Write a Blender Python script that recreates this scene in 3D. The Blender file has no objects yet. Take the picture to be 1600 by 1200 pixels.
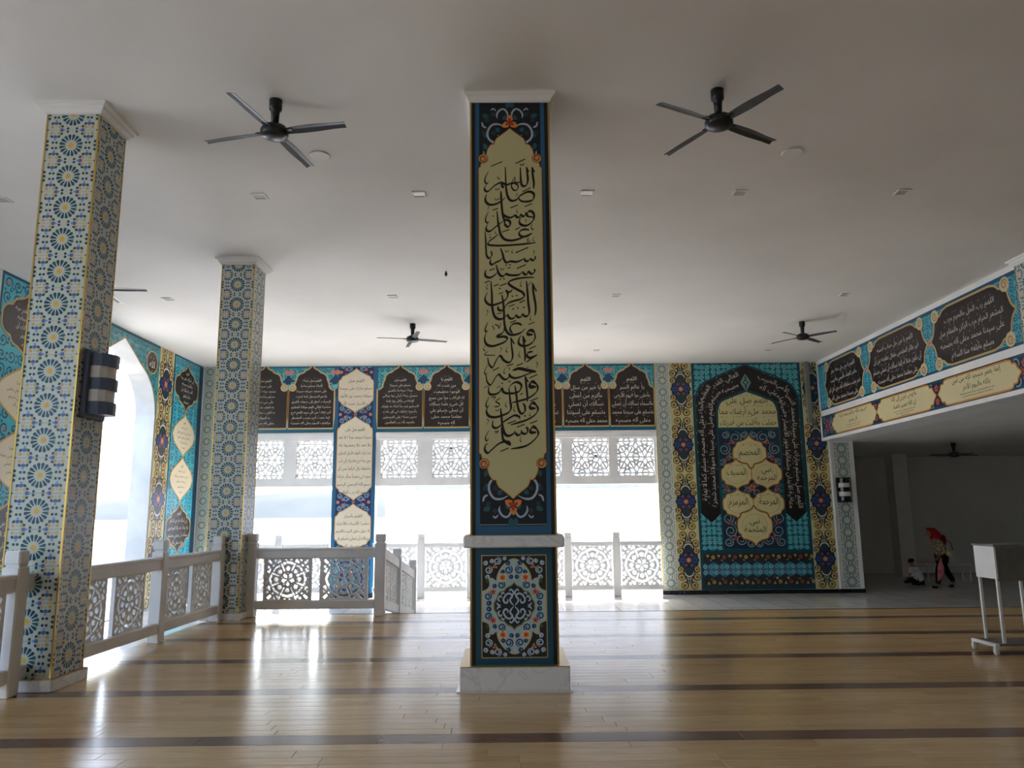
import bpy, bmesh, math, random
from mathutils import Vector, Matrix
from mathutils.geometry import delaunay_2d_cdt
import numpy as np

SC = bpy.context.scene
COL = SC.collection
PI = math.pi
R = math.radians

# ------------------------------------------------------------------ camera
CAM_H = 1.45
YAW, PITCH, ROLL, FPX = R(0.3648), R(9.7351), R(-0.5440), 1197.7
_f = Vector((math.sin(YAW)*math.cos(PITCH), math.cos(YAW)*math.cos(PITCH), math.sin(PITCH)))
_r0 = Vector((math.cos(YAW), -math.sin(YAW), 0))
_u0 = _r0.cross(_f)
_r = math.cos(ROLL)*_r0 + math.sin(ROLL)*_u0
_u = -math.sin(ROLL)*_r0 + math.cos(ROLL)*_u0
cd = bpy.data.cameras.new('camera')
cam = bpy.data.objects.new('camera', cd)
COL.objects.link(cam)
M = Matrix((( _r.x, _u.x, -_f.x, 0), (_r.y, _u.y, -_f.y, 0), (_r.z, _u.z, -_f.z, CAM_H), (0, 0, 0, 1)))
cam.matrix_world = M
cd.sensor_width = 36.0
cd.lens = FPX/1600*36.0
cd.clip_start = 0.05
cd.clip_end = 20000
SC.camera = cam

# ------------------------------------------------------------------ sky, sun, exposure
SUN_EL, SUN_AZ = 57.0, 5.0          # degrees above the horizon, degrees from straight ahead (+ is right)
SKY_STRENGTH, SUN_STRENGTH = 0.60, 6.5
w = bpy.data.worlds.new('sky'); SC.world = w; w.use_nodes = True
nt = w.node_tree; nt.nodes.clear()
sky = nt.nodes.new('ShaderNodeTexSky'); sky.sky_type = 'NISHITA'
sky.sun_disc = False; sky.sun_elevation = R(SUN_EL); sky.sun_rotation = R(SUN_AZ)
sky.air_density = 1.0; sky.dust_density = 3.0; sky.ozone_density = 1.0
bg = nt.nodes.new('ShaderNodeBackground'); bg.inputs['Strength'].default_value = SKY_STRENGTH
wo = nt.nodes.new('ShaderNodeOutputWorld')
nt.links.new(sky.outputs[0], bg.inputs[0]); nt.links.new(bg.outputs[0], wo.inputs[0])
sd = bpy.data.lights.new('sun', 'SUN'); sd.energy = SUN_STRENGTH; sd.angle = R(1.0); sd.color = (1.0, 0.97, 0.93)
so = bpy.data.objects.new('sun', sd); COL.objects.link(so)
sdir = Vector((math.sin(R(SUN_AZ))*math.cos(R(SUN_EL)), math.cos(R(SUN_AZ))*math.cos(R(SUN_EL)), math.sin(R(SUN_EL))))
so.rotation_euler = sdir.to_track_quat('Z', 'Y').to_euler(); so.location = (0, 40, 30)

vs = SC.view_settings
vs.view_transform = 'Standard'; vs.look = 'None'; vs.gamma = 1.0; vs.use_curve_mapping = False
vs.exposure = 1.55
SC.cycles.max_bounces = 14; SC.cycles.diffuse_bounces = 8; SC.cycles.glossy_bounces = 6
SC.cycles.caustics_reflective = False; SC.cycles.caustics_refractive = False
SC.cycles.sample_clamp_indirect = 6.0
SC.cycles.use_denoising = True

# ------------------------------------------------------------------ helpers
def lin(c):
    return tuple(((x/255.0)/12.92 if x/255.0 <= 0.04045 else ((x/255.0+0.055)/1.055)**2.4) for x in c)

def unp(px, py):
    return _r*((px-800)/FPX) + _u*((600-py)/FPX) + _f
def onY(px, py, Y):                      # the point of the plane y = Y at which the photograph shows a mark
    d = unp(px, py); t = Y/d.y; return Vector((0, 0, CAM_H)) + d*t
def onX(px, py, X):
    d = unp(px, py); t = X/d.x; return Vector((0, 0, CAM_H)) + d*t

MATS = {}
def mat(name, rgb=(200, 200, 200), rough=0.5, spec=0.5, metal=0.0, build=None):
    if name in MATS: return MATS[name]
    m = bpy.data.materials.new(name); m.use_nodes = True
    b = m.node_tree.nodes['Principled BSDF']
    b.inputs['Base Color'].default_value = (*lin(rgb), 1)
    b.inputs['Roughness'].default_value = rough
    b.inputs['Specular IOR Level'].default_value = spec
    b.inputs['Metallic'].default_value = metal
    if build: build(m.node_tree, b)
    MATS[name] = m
    return m

def n_(t, kind, **kw):
    n = t.nodes.new(kind)
    for k, v in kw.items():
        if hasattr(n, k): setattr(n, k, v)
        else: n.inputs[k.replace('_', ' ')].default_value = v
    return n

def ramp(t, stops):
    n = t.nodes.new('ShaderNodeValToRGB'); e = n.color_ramp.elements
    while len(e) < len(stops): e.new(0.5)
    for k, (p, c) in enumerate(stops): e[k].position = p; e[k].color = (*lin(c), 1)
    return n

def printed(t, b):
    a = n_(t, 'ShaderNodeVertexColor', layer_name='Col')
    t.links.new(a.outputs[0], b.inputs['Base Color'])
def noisy(c0, c1, scale, bump=0.0, lo=0.35, hi=0.65, stretch=(1, 1, 1), detail=4.0):
    def f(t, b):
        tc = n_(t, 'ShaderNodeTexCoord'); mp = n_(t, 'ShaderNodeMapping'); mp.inputs['Scale'].default_value = stretch
        ns = n_(t, 'ShaderNodeTexNoise', Scale=scale, Detail=detail)
        t.links.new(tc.outputs['Object'], mp.inputs[0]); t.links.new(mp.outputs[0], ns.inputs['Vector'])
        r = ramp(t, [(lo, c0), (hi, c1)]); t.links.new(ns.outputs['Fac'], r.inputs[0]); t.links.new(r.outputs[0], b.inputs['Base Color'])
        if bump:
            bm_ = n_(t, 'ShaderNodeBump', Strength=bump, Distance=0.01)
            t.links.new(ns.outputs['Fac'], bm_.inputs['Height']); t.links.new(bm_.outputs[0], b.inputs['Normal'])
    return f
def marble(t, b):
    tc = n_(t, 'ShaderNodeTexCoord')
    ns = n_(t, 'ShaderNodeTexNoise', Scale=2.2, Detail=8.0, Distortion=1.6)
    t.links.new(tc.outputs['Object'], ns.inputs['Vector'])
    r = ramp(t, [(0.0, (222, 221, 219)), (0.46, (224, 223, 221)), (0.5, (208, 207, 207)), (0.54, (225, 224, 222)), (1.0, (220, 219, 217))])
    t.links.new(ns.outputs['Fac'], r.inputs[0]); t.links.new(r.outputs[0], b.inputs['Base Color'])
def plank_mat(c0, c1, c2):
    def f(t, b):
        tc = n_(t, 'ShaderNodeTexCoord'); oi = n_(t, 'ShaderNodeObjectInfo')
        geo = n_(t, 'ShaderNodeNewGeometry')
        mp = n_(t, 'ShaderNodeMapping'); mp.inputs['Scale'].default_value = (1.2, 16, 1)
        ad = n_(t, 'ShaderNodeVectorMath', operation='ADD')
        sc = n_(t, 'ShaderNodeVectorMath', operation='SCALE'); sc.inputs[3].default_value = 37.0
        cx = n_(t, 'ShaderNodeCombineXYZ')
        sm = n_(t, 'ShaderNodeMath', operation='ADD')
        t.links.new(oi.outputs['Random'], sm.inputs[0]); t.links.new(geo.outputs['Random Per Island'], sm.inputs[1])
        t.links.new(sm.outputs[0], cx.inputs[0]); t.links.new(sm.outputs[0], cx.inputs[1])
        t.links.new(cx.outputs[0], sc.inputs[0])
        t.links.new(geo.outputs['Position'], ad.inputs[0]); t.links.new(sc.outputs[0], ad.inputs[1])
        t.links.new(ad.outputs[0], mp.inputs[0])
        ns = n_(t, 'ShaderNodeTexNoise', Scale=2.5, Detail=5.0, Distortion=0.6)
        t.links.new(mp.outputs[0], ns.inputs['Vector'])
        fr = n_(t, 'ShaderNodeMath', operation='FRACT'); m2 = n_(t, 'ShaderNodeMath', operation='MULTIPLY'); m2.inputs[1].default_value = 7.31
        t.links.new(sm.outputs[0], m2.inputs[0]); t.links.new(m2.outputs[0], fr.inputs[0])
        mx = n_(t, 'ShaderNodeMath', operation='MULTIPLY_ADD'); mx.inputs[1].default_value = 0.35; mx.inputs[2].default_value = -0.17
        t.links.new(fr.outputs[0], mx.inputs[0])
        a2 = n_(t, 'ShaderNodeMath', operation='ADD'); t.links.new(ns.outputs['Fac'], a2.inputs[0]); t.links.new(mx.outputs[0], a2.inputs[1])
        r = ramp(t, [(0.2, c0), (0.5, c1), (0.8, c2)])
        t.links.new(a2.outputs[0], r.inputs[0]); t.links.new(r.outputs[0], b.inputs['Base Color'])
        bp = n_(t, 'ShaderNodeBump', Strength=0.03, Distance=0.004)
        t.links.new(ns.outputs['Fac'], bp.inputs['Height']); t.links.new(bp.outputs[0], b.inputs['Normal'])
    return f
def floor_tiles(t, b):
    geo = n_(t, 'ShaderNodeNewGeometry')
    br = n_(t, 'ShaderNodeTexBrick', offset=0.0, Scale=1.0)
    br.inputs['Color1'].default_value = (*lin((205, 203, 198)), 1); br.inputs['Color2'].default_value = (*lin((196, 194, 190)), 1)
    br.inputs['Mortar'].default_value = (*lin((150, 146, 140)), 1)
    br.inputs['Mortar Size'].default_value = 0.006; br.inputs['Brick Width'].default_value = 0.6; br.inputs['Row Height'].default_value = 0.6
    t.links.new(geo.outputs['Position'], br.inputs['Vector']); t.links.new(br.outputs['Color'], b.inputs['Base Color'])

PRINT = mat('printed_tile', rough=0.28, spec=0.45, build=printed)
WHITE = mat('white_paint', rough=0.45, build=noisy((226, 226, 226), (234, 233, 231), 3.0))
CEIL = mat('ceiling_paint', rough=0.7, spec=0.2, build=noisy((222, 219, 213), (229, 226, 221), 0.6))
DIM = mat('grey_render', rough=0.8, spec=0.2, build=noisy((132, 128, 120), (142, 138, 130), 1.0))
CREAMW = mat('capital_plaster', rough=0.6, spec=0.3, build=noisy((228, 226, 220), (234, 232, 226), 2.0))
MARBLE = mat('white_marble', rough=0.16, build=marble)
GOLD = mat('gold_trim', (196, 164, 92), 0.3, 0.5, 0.85)
WOOD = mat('light_plank', rough=0.21, spec=0.6, build=plank_mat((188, 152, 102), (204, 170, 120), (216, 184, 136)))
DWOOD = mat('dark_plank', rough=0.23, spec=0.5, build=plank_mat((84, 54, 38), (104, 70, 50), (120, 84, 62)))
SUBFLOOR = mat('plank_joint', rough=0.8, build=noisy((90, 66, 42), (104, 78, 50), 4.0))
TILES = mat('pale_floor_tile', rough=0.14, build=floor_tiles)
BLACKST = mat('black_stone', rough=0.2, build=noisy((26, 26, 24), (38, 37, 34), 9.0))
FANM = mat('fan_metal', rough=0.32, spec=0.5, metal=0.3, build=noisy((34, 36, 38), (42, 44, 46), 6.0))
FANB = mat('fan_blade', rough=0.38, spec=0.5, build=noisy((66, 68, 70), (76, 78, 80), 5.0))
SPK = mat('speaker_body', rough=0.5, build=noisy((74, 86, 110), (82, 94, 118), 14.0))
SPKG = mat('speaker_grille', rough=0.6, build=noisy((204, 200, 196), (216, 212, 208), 60.0))
TERR = mat('terrace_stone', rough=0.6, build=noisy((184, 181, 176), (198, 195, 190), 1.5))

def link(o, parent=None):
    COL.objects.link(o)
    if parent: o.parent = parent
    return o
def wloc(o):
    v = Vector((0, 0, 0))
    while o is not None: v += o.location; o = o.parent
    return v
def obj_from(name, V, F, m, parent=None, local=False, cols=None, smooth=False, kind=None):
    """One mesh object; vertices are world coordinates unless local; parents here are never rotated before their copies."""
    off = wloc(parent) if (parent is not None and not local) else Vector((0, 0, 0))
    me = bpy.data.meshes.new(name)
    me.from_pydata([(v[0]-off.x, v[1]-off.y, v[2]-off.z) for v in V], [], F)
    if cols is not None:
        ca = me.color_attributes.new('Col', 'FLOAT_COLOR', 'CORNER')
        arr = np.empty((len(me.loops), 4), np.float32); k = 0
        for fc, c in zip(F, cols):
            arr[k:k+len(fc)] = (*c, 1.0); k += len(fc)
        ca.data.foreach_set('color', arr.ravel())
    if smooth: me.polygons.foreach_set('use_smooth', [True]*len(me.polygons))
    me.materials.append(m); me.update()
    o = bpy.data.objects.new(name, me)
    if kind: o['kind'] = kind
    return link(o, parent)

class MB:
    """collects boxes, tubes and lathes"""
    def __init__(s): s.V = []; s.F = []
    def quad_box(s, c8):
        n = len(s.V); s.V += [tuple(c) for c in c8]
        for f in ((0, 3, 2, 1), (4, 5, 6, 7), (0, 1, 5, 4), (1, 2, 6, 5), (2, 3, 7, 6), (3, 0, 4, 7)): s.F.append(tuple(n+i for i in f))
        return s
    def box(s, x0, x1, y0, y1, z0, z1):
        return s.quad_box([(x0, y0, z0), (x1, y0, z0), (x1, y1, z0), (x0, y1, z0), (x0, y0, z1), (x1, y0, z1), (x1, y1, z1), (x0, y1, z1)])
    def bbox(s, x0, x1, y0, y1, z0, z1, b):        # box with chamfered edges
        lay = [(z0, b), (z0+b, 0), (z1-b, 0), (z1, b)]; n = len(s.V)
        for z, i in lay:
            xa, xb, ya, yb = x0+i, x1-i, y0+i, y1-i
            if i: s.V += [(xa, ya, z), (xa, ya, z), (xb, ya, z), (xb, ya, z), (xb, yb, z), (xb, yb, z), (xa, yb, z), (xa, yb, z)]
            else: s.V += [(xa, ya+b, z), (xa+b, ya, z), (xb-b, ya, z), (xb, ya+b, z), (xb, yb-b, z), (xb-b, yb, z), (xa+b, yb, z), (xa, yb-b, z)]
        for L in range(3):
            for k in range(8):
                a, c = n+L*8+k, n+L*8+(k+1) % 8
                s.F.append((a, c, c+8, a+8))
        s.F.append((n+7, n+5, n+3, n+1)); s.F.append((n+25, n+27, n+29, n+31))
        return s
    def lathe(s, prof, c=(0, 0, 0), seg=20, axis='z', square=False):
        n = len(s.V); q = 4 if square else seg
        for r, z in prof:
            for k in range(q):
                a = 2*PI*k/q + (PI/4 if square else 0); rr = r*math.sqrt(2) if square else r
                p = (rr*math.cos(a), rr*math.sin(a), z)
                if axis == 'x': p = (p[2], p[0], p[1])
                if axis == 'y': p = (p[1], p[2], p[0])
                s.V.append((c[0]+p[0], c[1]+p[1], c[2]+p[2]))
        for i in range(len(prof)-1):
            for k in range(q):
                a, b = n+i*q+k, n+i*q+(k+1) % q
                s.F.append((a, b, b+q, a+q))
        s.F.append(tuple(n+k for k in reversed(range(q)))); e = n+(len(prof)-1)*q
        s.F.append(tuple(e+k for k in range(q)))
        return s
    def tube(s, pts, r, seg=8):
        pts = [Vector(p) for p in pts]; n = len(s.V)
        rr = r if isinstance(r, (list, tuple)) else [r]*len(pts)
        for i, p in enumerate(pts):
            d = (pts[min(i+1, len(pts)-1)]-pts[max(i-1, 0)]).normalized()
            a = Vector((0, 0, 1)) if abs(d.z) < 0.9 else Vector((1, 0, 0))
            u = d.cross(a).normalized(); v = d.cross(u)
            for k in range(seg):
                t = 2*PI*k/seg; s.V.append(tuple(p+(u*math.cos(t)+v*math.sin(t))*rr[i]))
        for i in range(len(pts)-1):
            for k in range(seg):
                a, b = n+i*seg+k, n+i*seg+(k+1) % seg
                s.F.append((a, b, b+seg, a+seg))
        s.F.append(tuple(n+k for k in range(seg))); s.F.append(tuple(n+(len(pts)-1)*seg+k for k in reversed(range(seg))))
        return s
    def build(s, name, m, parent=None, local=False, smooth=False, kind=None):
        return obj_from(name, s.V, s.F, m, parent, local, None, smooth, kind)

def tag(o, label=None, cat=None, group=None, kind=None):
    if label: o['label'] = label
    if cat: o['category'] = cat
    if group: o['group'] = group
    if kind: o['kind'] = kind
    return o
def empty(name, loc, rz=0.0):
    o = bpy.data.objects.new(name, None); o.empty_display_size = 0.2
    o.location = loc; o.rotation_euler = (0, 0, rz); COL.objects.link(o); return o
def copy_tree(o, parent=None):
    c = o.copy(); COL.objects.link(c)
    if parent: c.parent = parent
    for ch in list(o.children): copy_tree(ch, c)
    return c

def perforate(outer, holes, depth, frame):
    """A slab with holes cut through it; frame(u, v, d) gives the world point at depth d. Returns V, F."""
    pts, edges = [], []
    loops = [outer]+holes
    for lp in loops:
        n = len(pts); pts += [Vector((p[0], p[1])) for p in lp]
        edges += [(n+i, n+(i+1) % len(lp)) for i in range(len(lp))]
    res = delaunay_2d_cdt(pts, edges, [], 0, 1e-6)
    vs_, fs = res[0], res[2]
    boxes = [(min(p[0] for p in h), max(p[0] for p in h), min(p[1] for p in h), max(p[1] for p in h)) for h in holes]
    def inside(q, lp):
        c = False; j = len(lp)-1
        for i in range(len(lp)):
            a, b = lp[i], lp[j]
            if (a[1] > q[1]) != (b[1] > q[1]) and q[0] < (b[0]-a[0])*(q[1]-a[1])/(b[1]-a[1])+a[0]: c = not c
            j = i
        return c
    keep = []
    for f in fs:
        q = (sum(vs_[i][0] for i in f)/3, sum(vs_[i][1] for i in f)/3)
        if not inside(q, outer): continue
        if any(bx[0] <= q[0] <= bx[1] and bx[2] <= q[1] <= bx[3] and inside(q, h) for bx, h in zip(boxes, holes)): continue
        keep.append(tuple(f))
    n = len(vs_)
    V = [frame(p[0], p[1], 0) for p in vs_]+[frame(p[0], p[1], depth) for p in vs_]
    F = [f for f in keep]+[tuple(i+n for i in reversed(f)) for f in keep]
    cnt = {}
    for f in keep:
        for i in range(3):
            a, b = f[i], f[(i+1) % 3]; cnt[(a, b)] = cnt.get((a, b), 0)+1
    for (a, b) in cnt:
        if (b, a) not in cnt: F.append((b, a, a+n, b+n))
    return V, F

# ------------------------------------------------------------------ flat drawing (printed tile decoration)
def crom(pts, n=5, closed=False):
    P = [Vector((p[0], p[1])) for p in pts]
    if len(P) < 3: return [tuple(p) for p in P]
    out = []; N = len(P)
    rng = range(N) if closed else range(N-1)
    for i in rng:
        p1, p2 = P[i], P[(i+1) % N]
        p0 = P[i-1] if (i > 0 or closed) else p1*2-p2
        p3 = P[(i+2) % N] if (i+2 < N or closed) else p2*2-p1
        for k in range(n):
            t = k/n
            out.append(tuple(0.5*((2*p1)+(p2-p0)*t+(2*p0-5*p1+4*p2-p3)*t*t+(3*p1-p0-3*p2+p3)*t**3)))
    if not closed: out.append(tuple(P[-1]))
    return out
def spiral_pts(cx, cy, r0, r1, a0, turns, n=None):
    n = n or max(6, int(abs(turns)*12))
    return [(cx+(r0+(r1-r0)*k/n)*math.cos(a0+2*PI*turns*k/n), cy+(r0+(r1-r0)*k/n)*math.sin(a0+2*PI*turns*k/n)) for k in range(n+1)]
def circ(cx, cy, r, n=14, ry=None):
    return [(cx+r*math.cos(2*PI*k/n), cy+(ry or r)*math.sin(2*PI*k/n)) for k in range(n)]
class Orn:
    def __init__(s, fr, lay=0.0007, base=0.0005): s.fr = fr; s.lay = lay; s.base = base; s.V = []; s.F = []; s.C = []; s.k = 0
    def dh(s, L):                              # neighbouring shapes of one layer never share a plane
        s.k += 1; return s.base+s.lay*L+(s.k % 29)*s.lay*.03
    def poly(s, pts, c, L=0):
        n = len(s.V); h = s.dh(L)
        s.V += [s.fr(p[0], p[1], h) for p in pts]; s.F.append(tuple(range(n, n+len(pts)))); s.C.append(lin(c))
    def rect(s, x0, x1, z0, z1, c, L=0): s.poly([(x0, z0), (x1, z0), (x1, z1), (x0, z1)], c, L)
    def frame_rect(s, x0, x1, z0, z1, wd, c, L=0):
        s.rect(x0, x1, z0, z0+wd, c, L); s.rect(x0, x1, z1-wd, z1, c, L); s.rect(x0, x0+wd, z0+wd, z1-wd, c, L); s.rect(x1-wd, x1, z0+wd, z1-wd, c, L)
    def stroke(s, pts, wd, c, L=0, taper=0.5, nib=None, closed=False):
        P = [Vector((p[0], p[1])) for p in pts]; N = len(P)
        if N < 2: return
        n = len(s.V); h = s.dh(L); cl = lin(c)
        for i, p in enumerate(P):
            d = (P[(i+1) % N]-P[i-1]) if closed else (P[min(i+1, N-1)]-P[max(i-1, 0)])
            if d.length < 1e-9: d = Vector((1, 0))
            d.normalize(); t = i/(N-1)
            e = 1.0 if closed else 1-(1-taper)*max(0.0, 1-min(t, 1-t)*6)
            ww = wd*e
            if nib is not None: ww *= 0.36+0.64*abs(math.sin(math.atan2(d.y, d.x)-nib))
            q = Vector((-d.y, d.x))*ww*0.5
            s.V += [s.fr(p.x+q.x, p.y+q.y, h), s.fr(p.x-q.x, p.y-q.y, h)]
        m = N if closed else N-1
        for i in range(m):
            a, b = n+2*i, n+2*((i+1) % N); s.F.append((a, a+1, b+1, b)); s.C.append(cl)
    def spiral(s, cx, cy, r0, r1, a0, turns, wd, c, L=0): s.stroke(spiral_pts(cx, cy, r0, r1, a0, turns), wd, c, L, 0.35)
    def disc(s, cx, cy, r, c, L=0, n=12, ry=None): s.poly(circ(cx, cy, r, n, ry), c, L)
    def leaf(s, cx, cy, a, ln, wd, c, L=0):
        ca, sa = math.cos(a), math.sin(a)
        s.poly([(cx+x*ca-y*sa, cy+x*sa+y*ca) for x, y in ((0, 0), (ln*.35, wd*.5), (ln*.75, wd*.35), (ln, 0), (ln*.75, -wd*.35), (ln*.35, -wd*.5))], c, L)
    def flower(s, cx, cy, r, c, c2, L=0, n=5, a0=PI/2):
        for k in range(n): s.leaf(cx, cy, a0+2*PI*k/n, r, r*0.75, c, L)
        s.disc(cx, cy, r*0.3, c2, L+1, 8)
    def petal(s, cx, cy, a, r0, r1, w0, w1, c, L=0):       # rounded radial petal
        ca, sa = math.cos(a), math.sin(a)
        s.poly([(cx+x*ca-y*sa, cy+x*sa+y*ca) for x, y in ((r0, -w0/2), (r1-w1*.4, -w1/2), (r1-w1*.1, -w1*.32), (r1, 0), (r1-w1*.1, w1*.32), (r1-w1*.4, w1/2), (r0, w0/2))], c, L)
    def vines(s, x0, x1, z0, z1, cell, cs, cl, cf, L=1, wd=None, seed=1, flw=0.25):
        """a field of curling tendrils, mirrored about its middle"""
        rnd = random.Random(seed); wd = wd or cell*0.11
        nx = max(1, round((x1-x0)/cell)); nz = max(1, round((z1-z0)/cell)); cx_, cz_ = (x1-x0)/nx, (z1-z0)/nz; rr = min(cx_, cz_)*0.47
        for j in range(nz):
            for i in range((nx+1)//2):
                q = rnd.random(); sg = 1 if (i+j) % 2 else -1; a0 = rnd.choice((0, PI/2, PI, 1.5*PI))+0.4
                for mir in ((0, 1) if i != nx-1-i else (0,)):
                    cx = x0+(i+.5)*cx_ if not mir else x1-(i+.5)*cx_
                    cz = z0+(j+.5)*cz_; sm = -1 if mir else 1; a = a0 if not mir else PI-a0
                    s.spiral(cx, cz, rr, rr*0.18, a, sg*sm*1.35, wd, cs, L)
                    s.leaf(cx+rr*math.cos(a), cz+rr*math.sin(a), a+sm*sg*0.7, rr*0.62, rr*0.42, cl, L)
                    s.leaf(cx+rr*math.cos(a+PI), cz+rr*math.sin(a+PI), a+PI-sm*sg*0.8, rr*0.55, rr*0.38, cl, L)
                    if q < flw: s.flower(cx, cz, rr*0.42, cf, (150, 60, 50), L+1)
                    else: s.disc(cx, cz, rr*0.2, cl, L, 7)
    def tris(s, V2, F2, c, L):
        n = len(s.V); h = s.dh(L); cl = lin(c)
        s.V += [s.fr(p[0], p[1], h) for p in V2]
        for f in F2: s.F.append(tuple(n+i for i in f)); s.C.append(cl)
    def line(s, txt, cx, z, height, maxw, c, L, fill=False, marks=0.0, rot=0.0, latin=False):
        V2, F2, wd = text_mesh(txt, latin)
        k = height; kx = k
        if wd*k > maxw or fill: kx = maxw/wd
        ca, sa = math.cos(rot), math.sin(rot)
        tr = lambda x, y: (cx+x*ca-y*sa, z+x*sa+y*ca)
        s.tris([tr((p[0]-wd/2)*kx, p[1]*k) for p in V2], F2, c, L)
        if marks:
            rnd = random.Random(len(txt)*7+ord(txt[0]))
            m = max(1, int(wd*marks))
            for q in range(m):
                x = (-0.5+(q+rnd.uniform(.25, .75))/m)*wd*kx; y = (rnd.choice((0.98, 1.08, 1.02, -0.36)))*k
                l = k*0.13
                s.stroke([tr(x-l, y-l*0.5), tr(x+l, y+l*0.5)], k*0.075, c, L)
    def build(s, name, parent, kind='stuff', local=False, m=None):
        return obj_from(name, s.V, s.F, m or PRINT, parent, local, s.C, False, kind)

# Arabic letters are joined here: isolated, final, initial and medial forms, laid out right to left
_FORMS = {'ا': 'ﺍﺎ', 'أ': 'ﺃﺄ', 'إ': 'ﺇﺈ', 'آ': 'ﺁﺂ', 'ب': 'ﺏﺐﺑﺒ', 'ة': 'ﺓﺔ', 'ت': 'ﺕﺖﺗﺘ', 'ث': 'ﺙﺚﺛﺜ', 'ج': 'ﺝﺞﺟﺠ', 'ح': 'ﺡﺢﺣﺤ', 'خ': 'ﺥﺦﺧﺨ',
          'د': 'ﺩﺪ', 'ذ': 'ﺫﺬ', 'ر': 'ﺭﺮ', 'ز': 'ﺯﺰ', 'س': 'ﺱﺲﺳﺴ', 'ش': 'ﺵﺶﺷﺸ', 'ص': 'ﺹﺺﺻﺼ', 'ض': 'ﺽﺾﺿﻀ', 'ط': 'ﻁﻂﻃﻄ', 'ظ': 'ﻅﻆﻇﻈ', 'ع': 'ﻉﻊﻋﻌ',
          'غ': 'ﻍﻎﻏﻐ', 'ف': 'ﻑﻒﻓﻔ', 'ق': 'ﻕﻖﻗﻘ', 'ك': 'ﻙﻚﻛﻜ', 'ل': 'ﻝﻞﻟﻠ', 'م': 'ﻡﻢﻣﻤ', 'ن': 'ﻥﻦﻧﻨ', 'ه': 'ﻩﻪﻫﻬ', 'و': 'ﻭﻮ', 'ى': 'ﻯﻰ', 'ي': 'ﻱﻲﻳﻴ',
          'ئ': 'ﺉﺊﺋﺌ', 'ؤ': 'ﺅﺆ', 'ء': 'ﺀ'}
_LA = {'ا': 'ﻻﻼ', 'أ': 'ﻷﻸ', 'إ': 'ﻹﻺ', 'آ': 'ﻵﻶ'}
def joined(txt):
    out = []; i = 0; prev = False
    while i < len(txt):
        ch = txt[i]
        if ch not in _FORMS: out.append(ch); prev = False; i += 1; continue
        if ch == 'ل' and i+1 < len(txt) and txt[i+1] in _LA:
            out.append(_LA[txt[i+1]][1 if prev else 0]); prev = False; i += 2; continue
        fm = _FORMS[ch]; nxt = i+1 < len(txt) and txt[i+1] in _FORMS and txt[i+1] != 'ء'
        if len(fm) == 4: out.append(fm[(3 if prev else 2) if nxt else (1 if prev else 0)]); prev = nxt
        elif len(fm) == 2: out.append(fm[1 if prev else 0]); prev = False
        else: out.append(fm); prev = False
        i += 1
    return ''.join(reversed(out))
_TM = {}
def text_mesh(txt, latin=False):
    if (txt, latin) in _TM: return _TM[(txt, latin)]
    c = bpy.data.curves.new('lettering', 'FONT'); c.body = txt if latin else joined(txt); c.resolution_u = 1
    o = bpy.data.objects.new('lettering', c); COL.objects.link(o)
    bpy.context.view_layer.update()
    me = bpy.data.meshes.new_from_object(o.evaluated_get(bpy.context.evaluated_depsgraph_get()))
    V2 = [(v.co.x, v.co.y) for v in me.vertices]; F2 = [tuple(p.vertices) for p in me.polygons]
    bpy.data.objects.remove(o); bpy.data.curves.remove(c); bpy.data.meshes.remove(me)
    x0 = min(p[0] for p in V2); x1 = max(p[0] for p in V2)
    r = ([((p[0]-x0), p[1]) for p in V2], F2, x1-x0)
    _TM[(txt, latin)] = r
    return r

def half_outline(segs, cx, cz, hw, hh, both=True):
    """closed outline from the pieces of its upper right quarter (or right half)"""
    pts = []
    for sg in segs:
        q = crom(sg, 4) if len(sg) > 2 else sg
        pts += [p for p in q if not pts or (abs(p[0]-pts[-1][0])+abs(p[1]-pts[-1][1]) > 1e-6)]
    if both: pts = pts+[(p[0], -p[1]) for p in reversed(pts) if abs(p[1]) > 1e-6]
    full = pts+[(-p[0], p[1]) for p in reversed(pts) if abs(p[0]) > 1e-6]
    return [(cx+x*hw, cz+z*hh) for x, z in full]
BRACKET = [[(0, 1), (.1, .9), (.32, .8), (.52, .76)], [(.52, .76), (.74, .72), (.84, .6)], [(.84, .6), (.97, .55), (1, .42)], [(1, .42), (1, 0)]]
EYE = [[(0, 1), (.14, .84), (.5, .6), (.84, .33), (1, 0)]]
LOBED = [[(0, 1), (.1, .82), (.3, .68), (.55, .58), (.66, .42)], [(.66, .42), (.86, .36), (.98, .2), (1, 0)]]
WIDE = [[(0, 1), (.5, 1)], [(.5, 1), (.62, .93), (.7, .78)], [(.7, .78), (.8, .76), (.86, .6), (.88, .42)], [(.88, .42), (.92, .2), (1, 0)]]

# ------------------------------------------------------------------ the setting
ZL, ZC = -0.58, 5.44            # lower floor, ceiling
YW, XL, XB = 20.2, -8.13, 8.33  # far wall, left wall, face of the beam on the right
struct = lambda o: tag(o, kind='structure')

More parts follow.
